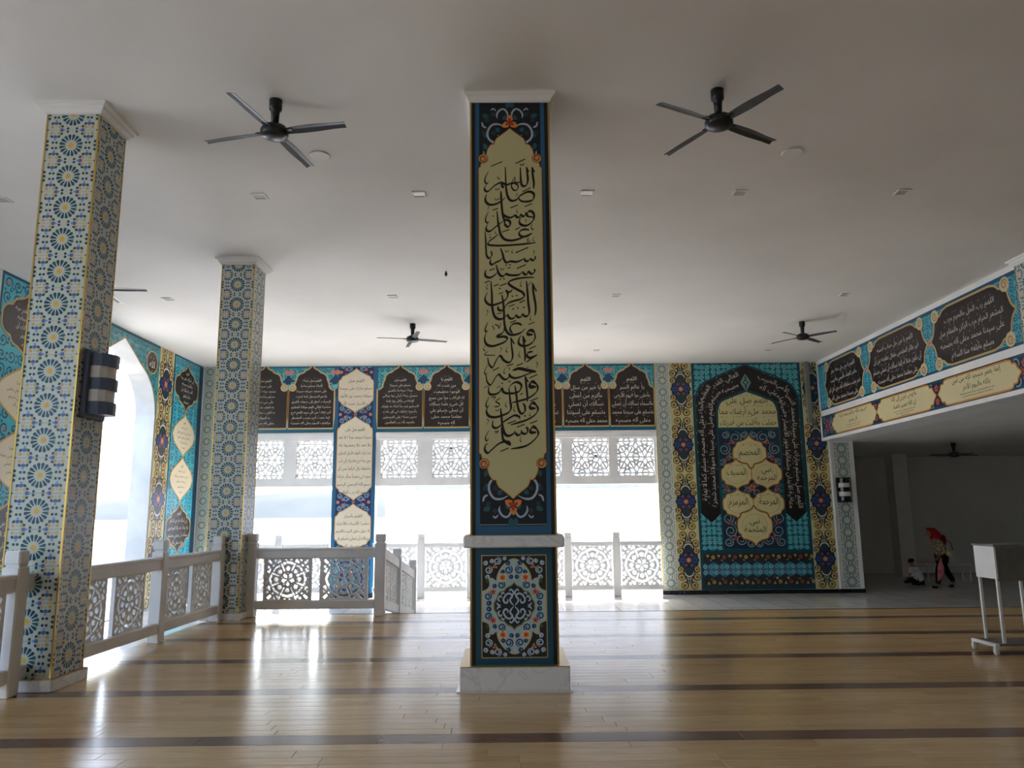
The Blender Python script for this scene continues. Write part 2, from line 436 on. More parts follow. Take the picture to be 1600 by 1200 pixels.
fl = struct(MB().box(-4.34, 9.0, -6, 12.08, ZL, -0.012).build('floor', SUBFLOOR))
lower = struct(MB().box(XL-.45, 20, -6.4, 27, ZL-.15, ZL).build('floor_tiled', TILES))
st = MB()
for k in range(3): st.box(-1.87, 9.0, 12.08, 13.1+k*1.0, ZL, -0.145*(k+1))
for k in range(3):
    pass
struct(st.build('trim_steps', TILES))
struct(MB().box(-4.36, 9.0, 12.08, 12.12, ZL+.0, 0.0).build('trim_platform_edge', DWOOD))
struct(MB().box(XL-.45, XB+.02, -6.4, YW+.4, ZC, ZC+.25).build('ceiling', CEIL))
struct(MB().box(9.12, 20, -6.4, 27, 3.312, 3.55).build('ceiling_side_hall', CEIL))
struct(MB().box(XL-.45, 20, -6.6, -6.4, ZL, ZC+.2).build('wall_back', CEIL))
struct(MB().box(20, 20.2, -6.4, 27, ZL, 3.55).build('wall_side_hall_right', CEIL))
struct(MB().box(8.6, 20, 26.4, 26.6, ZL, 3.55).build('wall_side_hall_far', CEIL))

# planks: unit boards copied along each row
def board(name, wd, m):
    o = MB().bbox(0, 1.2, 0, wd-.0022, -.012, 0, .0018).build(name, m, fl, local=True)
    return o
PB, DB = board('plank', 0.135, WOOD), board('plank', 0.2145, DWOOD)
rows = []
y = 5.40-1.43*8-.1075
while y < 12.0:
    rows.append((y, .2145, True)); 
    for k in range(9): rows.append((y+.215+k*.135, .135, False))
    y += 1.43
rows = [r for r in rows if -5.9 < r[0] and r[0]+r[1] <= 12.085]
rnd = random.Random(5)
cand = []
for (y0, wd, dark) in rows:
    x = -4.34-rnd.uniform(0, 1.15)
    while x < 9.0:
        a, b = max(x, -4.34), min(x+1.198, 9.0)
        if b-a > .05:
            yc = y0+wd/2; xc = (a+b)/2; px = 792+xc/max(yc, .1)*1198
            vis = yc > 4.1 and -60 < px < 1660
            cand.append((a, b, y0, wd, dark, yc if vis else 99+abs(yc)))
        x += 1.2
cand.sort(key=lambda c: c[5])
used = {}
for c in cand[:300]:
    src = DB if c[4] else PB
    o = src if not used.get(c[4]) else src.copy()
    if used.get(c[4]): COL.objects.link(o); o.parent = fl
    used[c[4]] = True
    o.location = (c[0], c[2], 0); o.scale = ((c[1]-c[0])/1.2, 1, 1)
for dk, m in ((False, WOOD), (True, DWOOD)):
    mb = MB()
    for c in cand[300:]:
        if c[4] == dk: mb.box(c[0]+.001, c[1]-.001, c[2], c[2]+c[3]-.0022, -.012, 0)
    mb.build('plank_field', m, fl, kind='stuff')

# left wall with three arched openings
def arch_outline(yc):
    half = [(0, 5.27), (.38, 5.06), (.8, 4.83), (1.1, 4.68), (1.3, 4.52), (1.45, 4.32), (1.57, 4.07), (1.62, 3.8), (1.62, ZL+.02)]
    return [(yc+a, z) for a, z in reversed(half)]+[(yc-a, z) for a, z in half[1:]]
ARCHES = (15.95, 5.2, -1.6)  # last two are unseen, placed where they light the pillar fronts
V, F = perforate([(-6.4, ZL), (YW+.4, ZL), (YW+.4, ZC), (-6.4, ZC)], [arch_outline(c) for c in ARCHES], .45, lambda u, v, d: (XL-d, u, v))
wall_l = struct(obj_from('wall_left', V, F, mat('grey_marble', rough=0.3, build=noisy((168, 167, 165), (186, 184, 181), 1.4, detail=8.0))))

# far wall: piers, headers and the solid prayer-niche wall
wf = MB()
XO = (-7.66, -4.59, -3.47, 3.93)
wf.box(XL, XO[0], YW, YW+.4, ZL, ZC).box(XO[1], XO[2], YW, YW+.4, ZL, ZC).box(XO[3], 9.12, YW, YW+.4, ZL, ZC)
wf.box(XO[0], XO[1], YW, YW+.4, 3.63, ZC).box(XO[2], XO[3], YW, YW+.4, 3.63, ZC)
wall_f = struct(wf.build('wall_far', WHITE))
struct(MB().box(3.93, 9.12, YW-.05, YW, ZL, ZL+.10).box(XO[1], XO[2], YW-.05, YW, ZL, ZL+.1).build('baseboard_far', BLACKST))

# high screens: frame and pierced panels in the two wide openings
def flower_holes(x0, x1, z0, z1):
    """six-petalled stars on a triangular net, clipped to the panel"""
    a = (x1-x0)/2; zc = (z0+z1)/2; hs = []; h3 = a*math.sqrt(3)/2
    def clip(P):
        for ax, lim, sg in ((0, x0, 1), (0, x1, -1), (1, z0, 1), (1, z1, -1)):
            out = []
            for i in range(len(P)):
                p, q = P[i-1], P[i]; ip, iq = (p[ax]-lim)*sg >= 0, (q[ax]-lim)*sg >= 0
                if ip != iq:
                    t = (lim-p[ax])/(q[ax]-p[ax]); out.append((p[0]+(q[0]-p[0])*t, p[1]+(q[1]-p[1])*t))
                if iq: out.append(q)
            P = out
            if len(P) < 3: return None
        ar = abs(sum(P[i-1][0]*P[i][1]-P[i][0]*P[i-1][1] for i in range(len(P))))/2
        return P if ar > .0003 else None
    def put(cx, cz, an, shp):
        ca, sa = math.cos(an), math.sin(an)
        p = clip([(cx+(x*ca-y*sa)*a, cz+(x*sa+y*ca)*a) for x, y in shp])
        if p: hs.append(p)
    KITE = [(.085, 0), (.25, .10), (.40, 0), (.25, -.10)]
    for j in (-1, 0, 1):
        for i in range(-2, 4):
            cx = x0+a*(i+.5)+(a/2 if j % 2 else 0); cz = zc+j*h3
            for k in range(6): put(cx, cz, PI/6+k*PI/3, KITE)
            for k in range(3):                                     # pairs beside the middle of each side of the net
                an = k*PI/3; mx, mz = cx+a*.5*math.cos(an), cz+a*.5*math.sin(an)
                put(mx, mz, an+PI/2, [(.05, -.15), (.05, .15), (.105, .085), (.15, 0), (.105, -.085)])
                put(mx, mz, an-PI/2, [(.05, -.15), (.05, .15), (.105, .085), (.15, 0), (.105, -.085)])
            for k in range(6):
                an = k*PI/3+PI/6
                q = .577
                put(cx+a*q*math.cos(an), cz+a*q*math.sin(an), an, [(.05*math.cos(t_*PI/3), .05*math.sin(t_*PI/3)) for t_ in range(6)]) if k < 2 else None
    return hs
def screen_window(name, x0, x1, cols):
    fr = MB(); zt, zb = 3.63, 2.245
    ys, ye = YW+.10, YW+.22
    fr.box(x0, x1, YW-.06, YW+.3, 3.55, 3.63).box(x0, x1, YW-.03, YW+.28, 3.47, 3.55)
    fr.box(x0, x1, ys-.04, ye+.04, zb, 2.43)
    xs = [x0]+[v for c in cols for v in c]+[x1]
    for i in range(0, len(xs), 2):
        if xs[i+1]-xs[i] > .01: fr.box(xs[i], xs[i+1], ys-.04, ye+.04, 2.43, 3.47)
    o = struct(fr.build(name, WHITE))
    first = None
    for (a, b) in cols:
        wdt = b-a
        if first is None or abs(first[1]-wdt) > .02:
            Vh, Fh = perforate([(0, 0), (wdt, 0), (wdt, 1.04), (0, 1.04)], flower_holes(.035, wdt-.035, .035, 1.005), .04, lambda u, v, d: (u, d, v))
            p = obj_from('lattice_panel', Vh, Fh, WHITE, o, True); first = (p, wdt)
        else:
            p = first[0].copy(); COL.objects.link(p); p.parent = o
        p.location = (a, YW+.13, 2.43)
        e = MB(); e.box(a, a+.02, YW+.06, YW+.13, 2.43, 3.47).box(b-.02, b, YW+.06, YW+.13, 2.43, 3.47).box(a+.02, b-.02, YW+.06, YW+.13, 2.43, 2.45).box(a+.02, b-.02, YW+.06, YW+.13, 3.45, 3.47)
        e.build('panel_bead', WHITE, o)
    return o
screen_window('window_1', XO[0], XO[1], [(-7.2, -6.2), (-5.58, -4.60)] if False else [(-6.90, -5.89), (-5.60, -4.60)])
screen_window('window_2', XO[2], XO[3], [(-3.38, -2.35), (-2.02, -1.0), (-.80, .22), (.42, 1.44), (1.68, 2.69), (2.88, 3.89)])

# beam and wall above the side hall
bm_ = MB().box(XB, 9.12, 11.3, YW, 3.31, ZC)
beam = struct(bm_.build('wall_right', WHITE))
tr = MB().box(XB-.03, XB, 11.86, YW, 5.34, ZC).box(XB-.03, XB, 11.86, YW, 3.95, 4.09).box(XB-.03, XB, 11.86, YW, 3.31, 3.39).box(XB-.03, XB, YW-.09, YW, 3.39, 5.34)
tr.build('border_moulding', WHITE, beam)
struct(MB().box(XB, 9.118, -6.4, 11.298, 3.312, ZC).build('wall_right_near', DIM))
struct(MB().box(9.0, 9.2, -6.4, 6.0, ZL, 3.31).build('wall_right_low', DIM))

# ------------------------------------------------------------------ pillars
TEAL, NAVY, TURQ, CREAM, GOLDC, DARK = (24, 92, 112), (24, 36, 78), (88, 186, 192), (236, 224, 190), (196, 152, 84), (40, 30, 28)
BLUE, SKYB, ORANGE, PINK, PALE, YEL = (40, 82, 150), (150, 196, 214), (222, 120, 58), (208, 132, 122), (196, 202, 190), (224, 176, 62)
DTEAL, FBLUE = (22, 74, 92), (78, 106, 160)
def clip_v(P, lim):
    out = []
    for i in range(len(P)):
        p, q = P[i-1], P[i]
        if (p[1] <= lim) != (q[1] <= lim):
            t = (lim-p[1])/(q[1]-p[1]); out.append((p[0]+(q[0]-p[0])*t, lim))
        if q[1] <= lim: out.append(q)
    return out
class ClipOrn(Orn):
    lim = 1e9; xl = 1e9
    def poly(s, pts, c, L=0):
        P = clip_v([(max(-s.xl, min(s.xl, p[0])), p[1]) for p in pts], s.lim)
        if len(P) > 2: Orn.poly(s, P, c, L)
def sun_tile(name, wd, pd, frac=1.0, thin=False):
    """glazed tile with a sixteen-petalled rosette; centre of the rosette at mid height"""
    o = ClipOrn(lambda u, v, h: (u, -h, v), lay=.0006, base=0.0); g = .0015
    top = pd*frac-g; o.lim = top; o.xl = wd/2-g
    o.rect(-wd/2+g, wd/2-g, g, top, PALE, 0)
    n = len(o.V); hx = wd/2-g
    o.V += [(-hx, 0, g), (hx, 0, g), (hx, 0, top), (-hx, 0, top), (-hx, .01, g), (hx, .01, g), (hx, .01, top), (-hx, .01, top)]
    for f in ((0, 4, 5, 1), (1, 5, 6, 2), (2, 6, 7, 3), (3, 7, 4, 0), (4, 7, 6, 5)): o.F.append(tuple(n+i for i in f)); o.C.append(lin(PALE))
    c = pd/2; W = wd
    rp = .226*W if not thin else .36*W
    for k in range(16): o.petal(0, c, (k+.5 if not thin else k)*PI/8, rp*.47, rp, W*.018 if not thin else W*.028, W*.062 if not thin else W*.068, DTEAL if k % 5 else (34, 92, 108), 1)
    o.disc(0, c, W*.05 if not thin else W*.07, YEL if not thin else (206, 196, 140), 1, 8)
    for k in range(16): o.disc(rp*.36*math.cos(k*PI/8), c+rp*.36*math.sin(k*PI/8), W*.008, (214, 196, 150), 1, 5)
    sg = (-1, 1)
    for x in sg:
        if not thin:
            for dz in (-.082, 0, .082): o.petal(x*.5*W, c+dz*W, PI if x > 0 else 0, W*.012, W*.075, W*.05, W*.055, DTEAL, 1)
            for z in sg:
                o.petal(x*.315*W, c+z*.10*W, PI/2*z, W*.045, W*.112, W*.06, W*.082, FBLUE, 1)
                o.petal(x*.315*W, c+z*.10*W, PI/2*z, W*.0, W*.04, W*.012, W*.05, (120, 150, 196), 1)
                for y in sg:
                    o.leaf(x*.315*W+y*W*.045, c+z*.155*W, PI/2*z-y*z*.75, W*.07, W*.056, DTEAL, 1)
                    o.disc(x*.315*W+y*W*.034, c+z*.056*W, W*.027, DTEAL, 1, 7)
                    o.disc(x*.315*W+y*W*.105, c+z*W*.012+y*W*.02, W*.013, (170, 176, 130), 1, 5)
                    o.disc(x*.315*W+y*W*.07, c+z*.25*W, W*.034, (198, 170, 92) if y > 0 else (206, 158, 116), 1, 6)
                o.disc(x*.315*W, c+z*.245*W, W*.010, (120, 110, 90), 1, 6)
                # florets between the rosettes, lying on their side
                zz = c+z*pd*.5
                o.petal(x*.13*W, zz, 0 if x > 0 else PI, W*.036, W*.108, W*.056, W*.074, FBLUE, 1)
                o.petal(x*.13*W, zz, 0 if x > 0 else PI, W*.0, W*.034, W*.012, W*.046, (120, 150, 196), 1)
                for y in sg:
                    o.leaf(x*.17*W, zz+y*W*.055, (0 if x > 0 else PI)+y*x*.7, W*.068, W*.052, DTEAL, 1)
                    o.disc(x*.085*W, zz+y*W*.032, W*.027, DTEAL, 1, 7)
                    o.disc(x*.30*W+y*.06*W, zz, W*.012, (196, 176, 120), 1, 5)
                o.petal(x*.5*W, zz, PI if x > 0 else 0, W*.01, W*.05, W*.03, W*.034, DTEAL, 1)
        else:
            for z in sg:
                o.disc(x*.44*W, c+z*.24*W, W*.04, DTEAL, 1, 6); o.disc(x*.30*W, c+z*pd*.41, W*.042, DTEAL, 1, 6); o.disc(x*.12*W, c+z*pd*.455, W*.04, DTEAL, 1, 6); o.disc(x*.44*W, c+z*.36*W, W*.035, FBLUE, 1, 6)
                o.disc(x*.43*W, c+z*pd*.47, W*.026, FBLUE, 1, 6); o.disc(x*.2*W, c+z*pd*.49, W*.02, (196, 170, 110), 1, 6)
            o.petal(x*.5*W, c, PI if x > 0 else 0, W*.02, W*.09, W*.05, W*.06, DTEAL, 1)
    me = obj_from(name, o.V, o.F, PRINT, None, True, o.C)
    return me
TP = 0.3171
TILE = sun_tile('tile', .506, TP); TILEH = sun_tile('tile', .506, TP, .56)
for t_ in (TILE, TILEH): COL.objects.unlink(t_)
def pillar(label, x0, x1, y0, y1):
    cx, cy = (x0+x1)/2, (y0+y1)/2; a = (x1-x0)/2
    p = tag(empty('pillar', (cx, cy, 0)), label, 'pillar', 'sunflower tiled pillars')
    MB().box(-a+.01, a-.01, -a+.01, a-.01, 0, ZC-.005).build('shaft', SUBFLOOR, p, True)
    MB().bbox(-a-.035, a+.035, -a-.035, a+.035, 0, .10, .006).build('base_block', MARBLE, p, True)
    g = MB().box(-a-.036, a+.036, -a-.036, a+.036, .1, .104); g.build('base_trim', GOLD, p, True)
    for sx in (-1, 1):
        for sy in (-1, 1):
            xx, yy = sx*a, sy*a
            MB().box(min(xx-sx*.012, xx+sx*.004), max(xx-sx*.012, xx+sx*.004), min(yy-sy*.012, yy+sy*.004), max(yy-sy*.012, yy+sy*.004), .104, 5.36).build('corner_trim', GOLD, p, True)
    MB().lathe([(a+.004, 5.335), (a+.02, 5.335), (a+.022, 5.35), (a+.05, 5.375), (a+.06, 5.40), (a+.085, 5.41), (a+.09, 5.439)], square=True).build('capital', CREAMW, p, True)
    for k, rz in enumerate((0, PI/2, -PI/2, PI)):
        for j in range(17):
            t = (TILE if j < 16 else TILEH).copy(); COL.objects.link(t); t.parent = p
            nx, ny = math.sin(rz), -math.cos(rz)
            t.location = (nx*a, ny*a, .1005+j*TP); t.rotation_euler = (0, 0, rz)
    return p
pillar('sunflower tiled pillar with a loudspeaker on its side, standing nearest the camera on the left', -4.448, -3.942, 6.93, 7.436)
pillar('sunflower tiled pillar at the corner of the white balustrade, without a loudspeaker', -4.414, -3.908, 11.46, 11.966)
pillar('sunflower tiled pillar at the right edge of the photo, beside the long inscribed beam', 8.21, 8.716, 11.34, 11.846)

# ------------------------------------------------------------------ balustrades
def rosette_holes(x0, x1, z0, z1):
    cx, cz = (x0+x1)/2, (z0+z1)/2; hx, hz = (x1-x0)/2, (z1-z0)/2; s = min(hx, hz); hs = []
    def clip(P):
        for ax, lim, sg in ((0, x0, 1), (0, x1, -1), (1, z0, 1), (1, z1, -1)):
            out = []
            for i in range(len(P)):
                p, q = P[i-1], P[i]; ip, iq = (p[ax]-lim)*sg >= 0, (q[ax]-lim)*sg >= 0
                if ip != iq:
                    t = (lim-p[ax])/(q[ax]-p[ax]); out.append((p[0]+(q[0]-p[0])*t, p[1]+(q[1]-p[1])*t))
                if iq: out.append(q)
            P = out
            if len(P) < 3: return
        ar = abs(sum(P[i-1][0]*P[i][1]-P[i][0]*P[i-1][1] for i in range(len(P))))/2
        if ar > .0004*s*s: hs.append(P)
    def put(an, shp):
        ca, sa = math.cos(an), math.sin(an)
        clip([(cx+(x*ca-y*sa)*hx*1.0, cz+(x*sa+y*ca)*hz*1.0) for x, y in shp])
    for k in range(5): put(-PI/2+k*2*PI/5, [(.045, 0), (.19, .085), (.28, .085), (.34, 0), (.28, -.085), (.19, -.085)])
    for k in range(5): put(PI/2+k*2*PI/5, [(.26, 0), (.33, .04), (.33, -.04)])
    for k in range(8):
        an = k*PI/4
        put(an, [(.42, 0), (.49, .105), (.59, .12), (.67, 0), (.59, -.12), (.49, -.105)])
        put(an, [(.73, -.235), (.80, 0), (.73, .235), (.835, .275), (.915, 0), (.835, -.275)] if k % 2 == 0 else [(.72, -.2), (.78, 0), (.72, .2), (.82, .235), (.88, 0), (.82, -.235)])
        b = an+PI/8
        put(b, [(.44, -.038), (.44, .038), (.86, .044), (.86, -.044)])
        put(b, [(.92, -.046), (.92, .046), (1.5, .06), (1.5, -.06)])
        if k % 2 == 0:
            put(an, [(.955, .06), (.99, .20), (1.3, .34), (1.3, .03)]); put(an, [(.955, -.06), (.99, -.20), (1.3, -.34), (1.3, -.03)])
        else:
            put(an, [(.94, -.05), (.94, .05), (1.03, .06), (1.03, -.06)])
            put(an, [(1.10, -.06), (1.12, .06), (1.36, .07), (1.36, -.07)])
            for y in (-1, 1):
                put(an, [(.88, y*.30), (.94, y*.17), (1.02, y*.26), (.95, y*.37)])
                put(an, [(1.07, y*.15), (1.05, y*.28), (1.13, y*.34), (1.17, y*.2)])
    return hs
def lattice(name, wd, ht, border, bz, th, fn, parent):
    V, F = perforate([(0, 0), (wd, 0), (wd, ht), (0, ht)], rosette_holes(border, wd-border, bz, ht-bz), th, fn)
    return obj_from(name, V, F, WHITE, parent, True)
def post(parent, x, y, z0, z1, wd=.15):
    a = wd/2
    p = MB().bbox(-a, a, -a, a, z0, z1-.135, .012).build('post', WHITE, parent, True); p.location = (x, y, 0)
    c = MB().bbox(-a+.02, a-.02, -a+.02, a-.02, z1-.135, z1-.118, .002).bbox(-a+.006, a-.006, -a+.006, a-.006, z1-.118, z1, .014).build('cap', WHITE, p, True)
    return p
# the run along the platform's left edge
rl = tag(empty('balustrade', (-4.2, 6.73, 0)), 'white balustrade running from the loudspeaker pillar along the left edge of the plank floor', 'balustrade')
L0 = 6.73
for yy in (4.2, 6.73, 9.49, 11.375): post(rl, 0, yy-L0, 0, 1.195)
def rails(parent, a, b, name_axis='y', z=(.11, .235, .845, .995), dp=.055):
    for nm, za, zb in (('bottom_rail', z[0], z[1]), ('top_rail', z[2], z[3])):
        m = MB()
        if name_axis == 'y':
            m.bbox(-dp, dp, a, b, za, zb, .012)
            if nm == 'top_rail': m.bbox(-dp-.012, dp+.012, a, b, zb-.035, zb+.004, .01)
        else:
            m.bbox(a, b, -dp, dp, za, zb, .012)
            if nm == 'top_rail': m.bbox(a, b, -dp-.012, dp+.012, zb-.035, zb+.004, .01)
        m.build(nm, WHITE, parent, True)
for a, b in ((4.275, 6.655), (6.805, 6.93), (7.44, 9.415), (9.565, 11.30)): rails(rl, a-L0, b-L0)
lat_y = lattice('lattice_panel', .68, .62, .045, .02, .045, lambda u, v, d: (.022-d, u, v), rl)
first = True
for yy in (4.42, 5.19, 5.92, 7.56, 8.41, 9.60, 10.42):
    q = lat_y if first else lat_y.copy()
    if not first: COL.objects.link(q); q.parent = rl
    first = False; q.location = (0, yy-L0, .23)
# the run across the front of the platform
rf = tag(empty('balustrade', (-3.86, 11.83, 0)), 'short white balustrade of two pierced panels between the corner pillar and the stair head', 'balustrade')
post(rf, 0, 0, 0, 1.215, .16); post(rf, 1.93, 0, 0, 1.197, .155)
rails(rf, .08, 1.853, 'x')
lat_x = lattice('lattice_panel', .72, .62, .05, .02, .045, lambda u, v, d: (u, d-.022, v), rf); lat_x.location = (.19, 0, .23)
q = lat_x.copy(); COL.objects.link(q); q.parent = rf; q.location = (1.03, 0, .23)
# the sloping stair rail
rs = tag(empty('balustrade', (-1.93, 13.6, 0)), 'sloping white stair balustrade stepping down behind the short front run', 'balustrade')
SL = -.158
post(rs, 0, 0, ZL, .905); post(rs, 0, 2.2, ZL, .587)
for a, b in ((-1.69, -.075), (.075, 2.125)):
    for nm, za, zb in (('bottom_rail', .11, .235), ('top_rail', .845, .995)):
        dz = lambda q: SL*(q+1.77)
        MB().quad_box([(-.055, a, za+dz(a)), (.055, a, za+dz(a)), (.055, b, za+dz(b)), (-.055, b, za+dz(b)), (-.055, a, zb+dz(a)), (.055, a, zb+dz(a)), (.055, b, zb+dz(b)), (-.055, b, zb+dz(b))]).build(nm, WHITE, rs, True)
for k, (a, wd) in enumerate(((-1.6, .68), (-.82, .68), (.2, .82), (1.15, .82))):
    V, F = perforate([(0, 0), (wd, 0), (wd, .62), (0, .62)], rosette_holes(.045, wd-.045, .02, .60), .045, lambda u, v, d: (.022-d, u, v+SL*(a+u+1.77)))
    q = obj_from('lattice_panel', V, F, WHITE, rs, True); q.location = (0, a, .23)
# the tall balustrade standing in the two wide openings of the far wall
YF = 20.0
def far_run(label, xs, xa, xb):
    r = tag(empty('balustrade', (xs[0], YF, ZL)), label, 'balustrade', None)
    bx = xs[0]
    for x in xs: post(r, x-bx, 0, 0, 1.015-ZL, .195)
    edges = [xa]+[v for x in xs for v in (x-.0975, x+.0975)]+[xb]
    src = None
    for i in range(0, len(edges), 2):
        a, b = edges[i], edges[i+1]
        if b-a < .15: continue
        rails(r, a-bx, b-bx, 'x', (.15, .27, 1.255, 1.36), .06)
        wd = min(1.0, b-a-.04)
        if wd < .4: continue
        if src is None or abs(src[1]-wd) > .03:
            pn = lattice('lattice_panel', wd, .985, .012, .012, .05, lambda u, v, d: (u, d-.025, v), r); src = (pn, wd)
        else:
            pn = src[0].copy(); COL.objects.link(pn); pn.parent = r
        pn.location = ((a+b)/2-wd/2-bx, 0, .27)
far_run('tall white pierced balustrade closing the wide opening behind the calligraphy pillar', [-2.22, -.97, .27, 1.51, 2.745], -3.46, 3.92)
far_run('tall white pierced balustrade with the sea behind, in the opening left of the inscribed pier', [-7.1, -5.85], -7.65, -4.6)

# ------------------------------------------------------------------ printed panels
struct(MB().box(9.0, 9.12, YW+.4, 26.5, ZL, 3.55).build('wall_side_hall_left', CEIL))
FW = lambda u, v, h: (u, YW-.012-h, v)                 # far wall
LW = lambda u, v, h: (XL+.012+h, u, v)                 # left wall (u runs into the picture)
BW = lambda u, v, h: (XB-.012-h, u, v)                 # beam
def slab(name, fr, x0, x1, z0, z1, c, parent, th=.012):
    """thin printed board; its face lies at depth 0 of the frame"""
    V = [fr(x, z, h) for h in (-th, 0) for x, z in ((x0, z0), (x1, z0), (x1, z1), (x0, z1))]
    F = [(0, 3, 2, 1), (4, 5, 6, 7), (0, 1, 5, 4), (1, 2, 6, 5), (2, 3, 7, 6), (3, 0, 4, 7)]
    return obj_from(name, V, F, PRINT, parent, False, [lin(c)]*6)
def plate(name, fr, outline, c, edge, parent, h0, wd=.02, edge2=None):
    """cartouche: a rim and a field, each a flat shape a little proud of the print"""
    o = Orn(fr, lay=.0008, base=h0)
    if edge2: o.stroke(outline, wd*2.6, edge2, 0, 1, None, True)
    o.stroke(outline, wd, edge, 2, 1, None, True); o.poly(outline, c, 1)
    return o.build(name, parent, None)
def write(fr, lines, cx, zt, lh, maxw, c, parent, h0, marks=.9, name='lettering', widths=None, k=.62):
    o = Orn(fr, base=h0)
    for i, t in enumerate(lines):
        o.line(t, cx, zt-(i+.72)*lh, lh*k, (widths[i] if widths else maxw), c, 0, marks=marks)
    return o.build(name, parent)
def sunflower_strip(fr, xc, wd, z0, z1, parent, first_c):
    """narrow pilaster of small rosette tiles"""
    n = int((z1-z0)/.31); pd = .31
    t = sun_tile('tile', wd, pd, 1, True); COL.objects.unlink(t)
    a = Vector(fr(0, 0, 0)); b = Vector(fr(1, 0, 0)); d = (b-a); rz = math.atan2(d.y, d.x)
    z = z0
    while z+pd <= z1+.12:
        q = t.copy(); COL.objects.link(q); q.parent = parent
        q.location = Vector(fr(xc, z, .002)); q.rotation_euler = (0, 0, rz); z += pd
def floral_strip(fr, x0, x1, z0, z1, cs, parent, key=1):
    """cream pilaster with dark blue medallions and gold scrolls"""
    b = slab('floral_panel', fr, x0, x1, z0, z1, (196, 186, 134), parent)
    o = Orn(fr, base=.0004); w_ = x1-x0; xc = (x0+x1)/2
    o.rect(x0, x0+.035, z0, z1, (190, 190, 150), 0); o.rect(x1-.035, x1, z0, z1, (190, 190, 150), 0)
    P = cs[0]-cs[1]
    mids = [cs[0]+P/2]+[c-P/2 for c in cs]
    INK = (34, 28, 30); GOLD2 = (198, 178, 110); RED = (142, 86, 54)
    for m in mids:
        for sz in (-1, 1):
            for sx in (-1, 1):
                for k, (ax, az, rr) in enumerate(((.21, .075, .105), (.33, .215, .10), (.335, .345, .085))):
                    cx, cz = xc+sx*ax*w_, m+sz*az*P*1.0
                    if not (z0+.05 < cz < z1-.05): continue
                    q = rr*w_*1.32
                    o.disc(cx, cz, q*1.12, INK, 1, 14); o.disc(cx, cz, q*.92, GOLD2, 2, 14)
                    o.stroke(spiral_pts(cx, cz, q*1.25, q*.95, PI/2*sz+k, sx*sz*.7), w_*.035, INK, 2); o.stroke(spiral_pts(cx+sx*.02*w_, cz, q*.62, q*.2, k, sx*sz*1.0), w_*.02, (120, 80, 40), 3)
                    o.flower(cx, cz, q*.55, RED, INK, 3, 5, k)
                for ln in ((.06, .12), (.12, .17), (.17, .22)):
                    cz = m+sz*ln[1]*P
                    if z0 < cz < z1: o.leaf(xc+sx*ln[0]*w_, cz, PI/2*sz-sx*sz*.35, .09*P, .07*w_, INK, 1)
    for c in cs:
        for sz in (-1, 1):                     # pale crescents over and under each medallion
            o.disc(xc, c+sz*.20*P, .27*w_, INK, 2, 14, .10*P)
            o.stroke([(xc+.2*w_*math.cos(t), c+sz*(.19*P+.085*P*math.sin(t))) for t in [PI*k/10 for k in range(11)]], w_*.055, (206, 196, 190), 4, .3)
            o.disc(xc, c+sz*.16*P, .18*w_, (42, 58, 62), 3, 12, .10*P)
            for sx in (-1, 1): o.stroke([(xc+sx*.05*w_, c+sz*.29*P), (xc+sx*.12*w_, c+sz*.36*P), (xc+sx*.05*w_, c+sz*.40*P)], w_*.03, INK, 2)
            o.leaf(xc, c+sz*.29*P, PI/2*sz, .13*P, .09*w_, (64, 92, 120), 2)
        for k in range(12): o.disc(xc+.36*w_*math.cos(k*PI/6), c+.125*P*math.sin(k*PI/6), .10*w_, (26, 34, 58), 2, 8, .045*P)
        o.disc(xc, c, .38*w_, (26, 34, 58), 3, 20, .135*P)
        for sx in (-1, 1):
            o.disc(xc+sx*.26*w_, c, .115*w_, (44, 84, 140), 4, 10, .05*P); o.disc(xc+sx*.26*w_, c, .06*w_, (26, 44, 84), 5, 8, .026*P)
            for sz in (-1, 1):
                o.flower(xc+sx*.13*w_, c+sz*.085*P, .085*w_, (124, 84, 116), (70, 50, 110), 4); o.disc(xc+sx*.27*w_, c+sz*.075*P, .04*w_, (64, 62, 120), 4, 7)
        o.flower(xc, c, .13*w_, (190, 112, 96), (216, 180, 100), 4, 6)
    o.build('scrollwork', b)
    return b

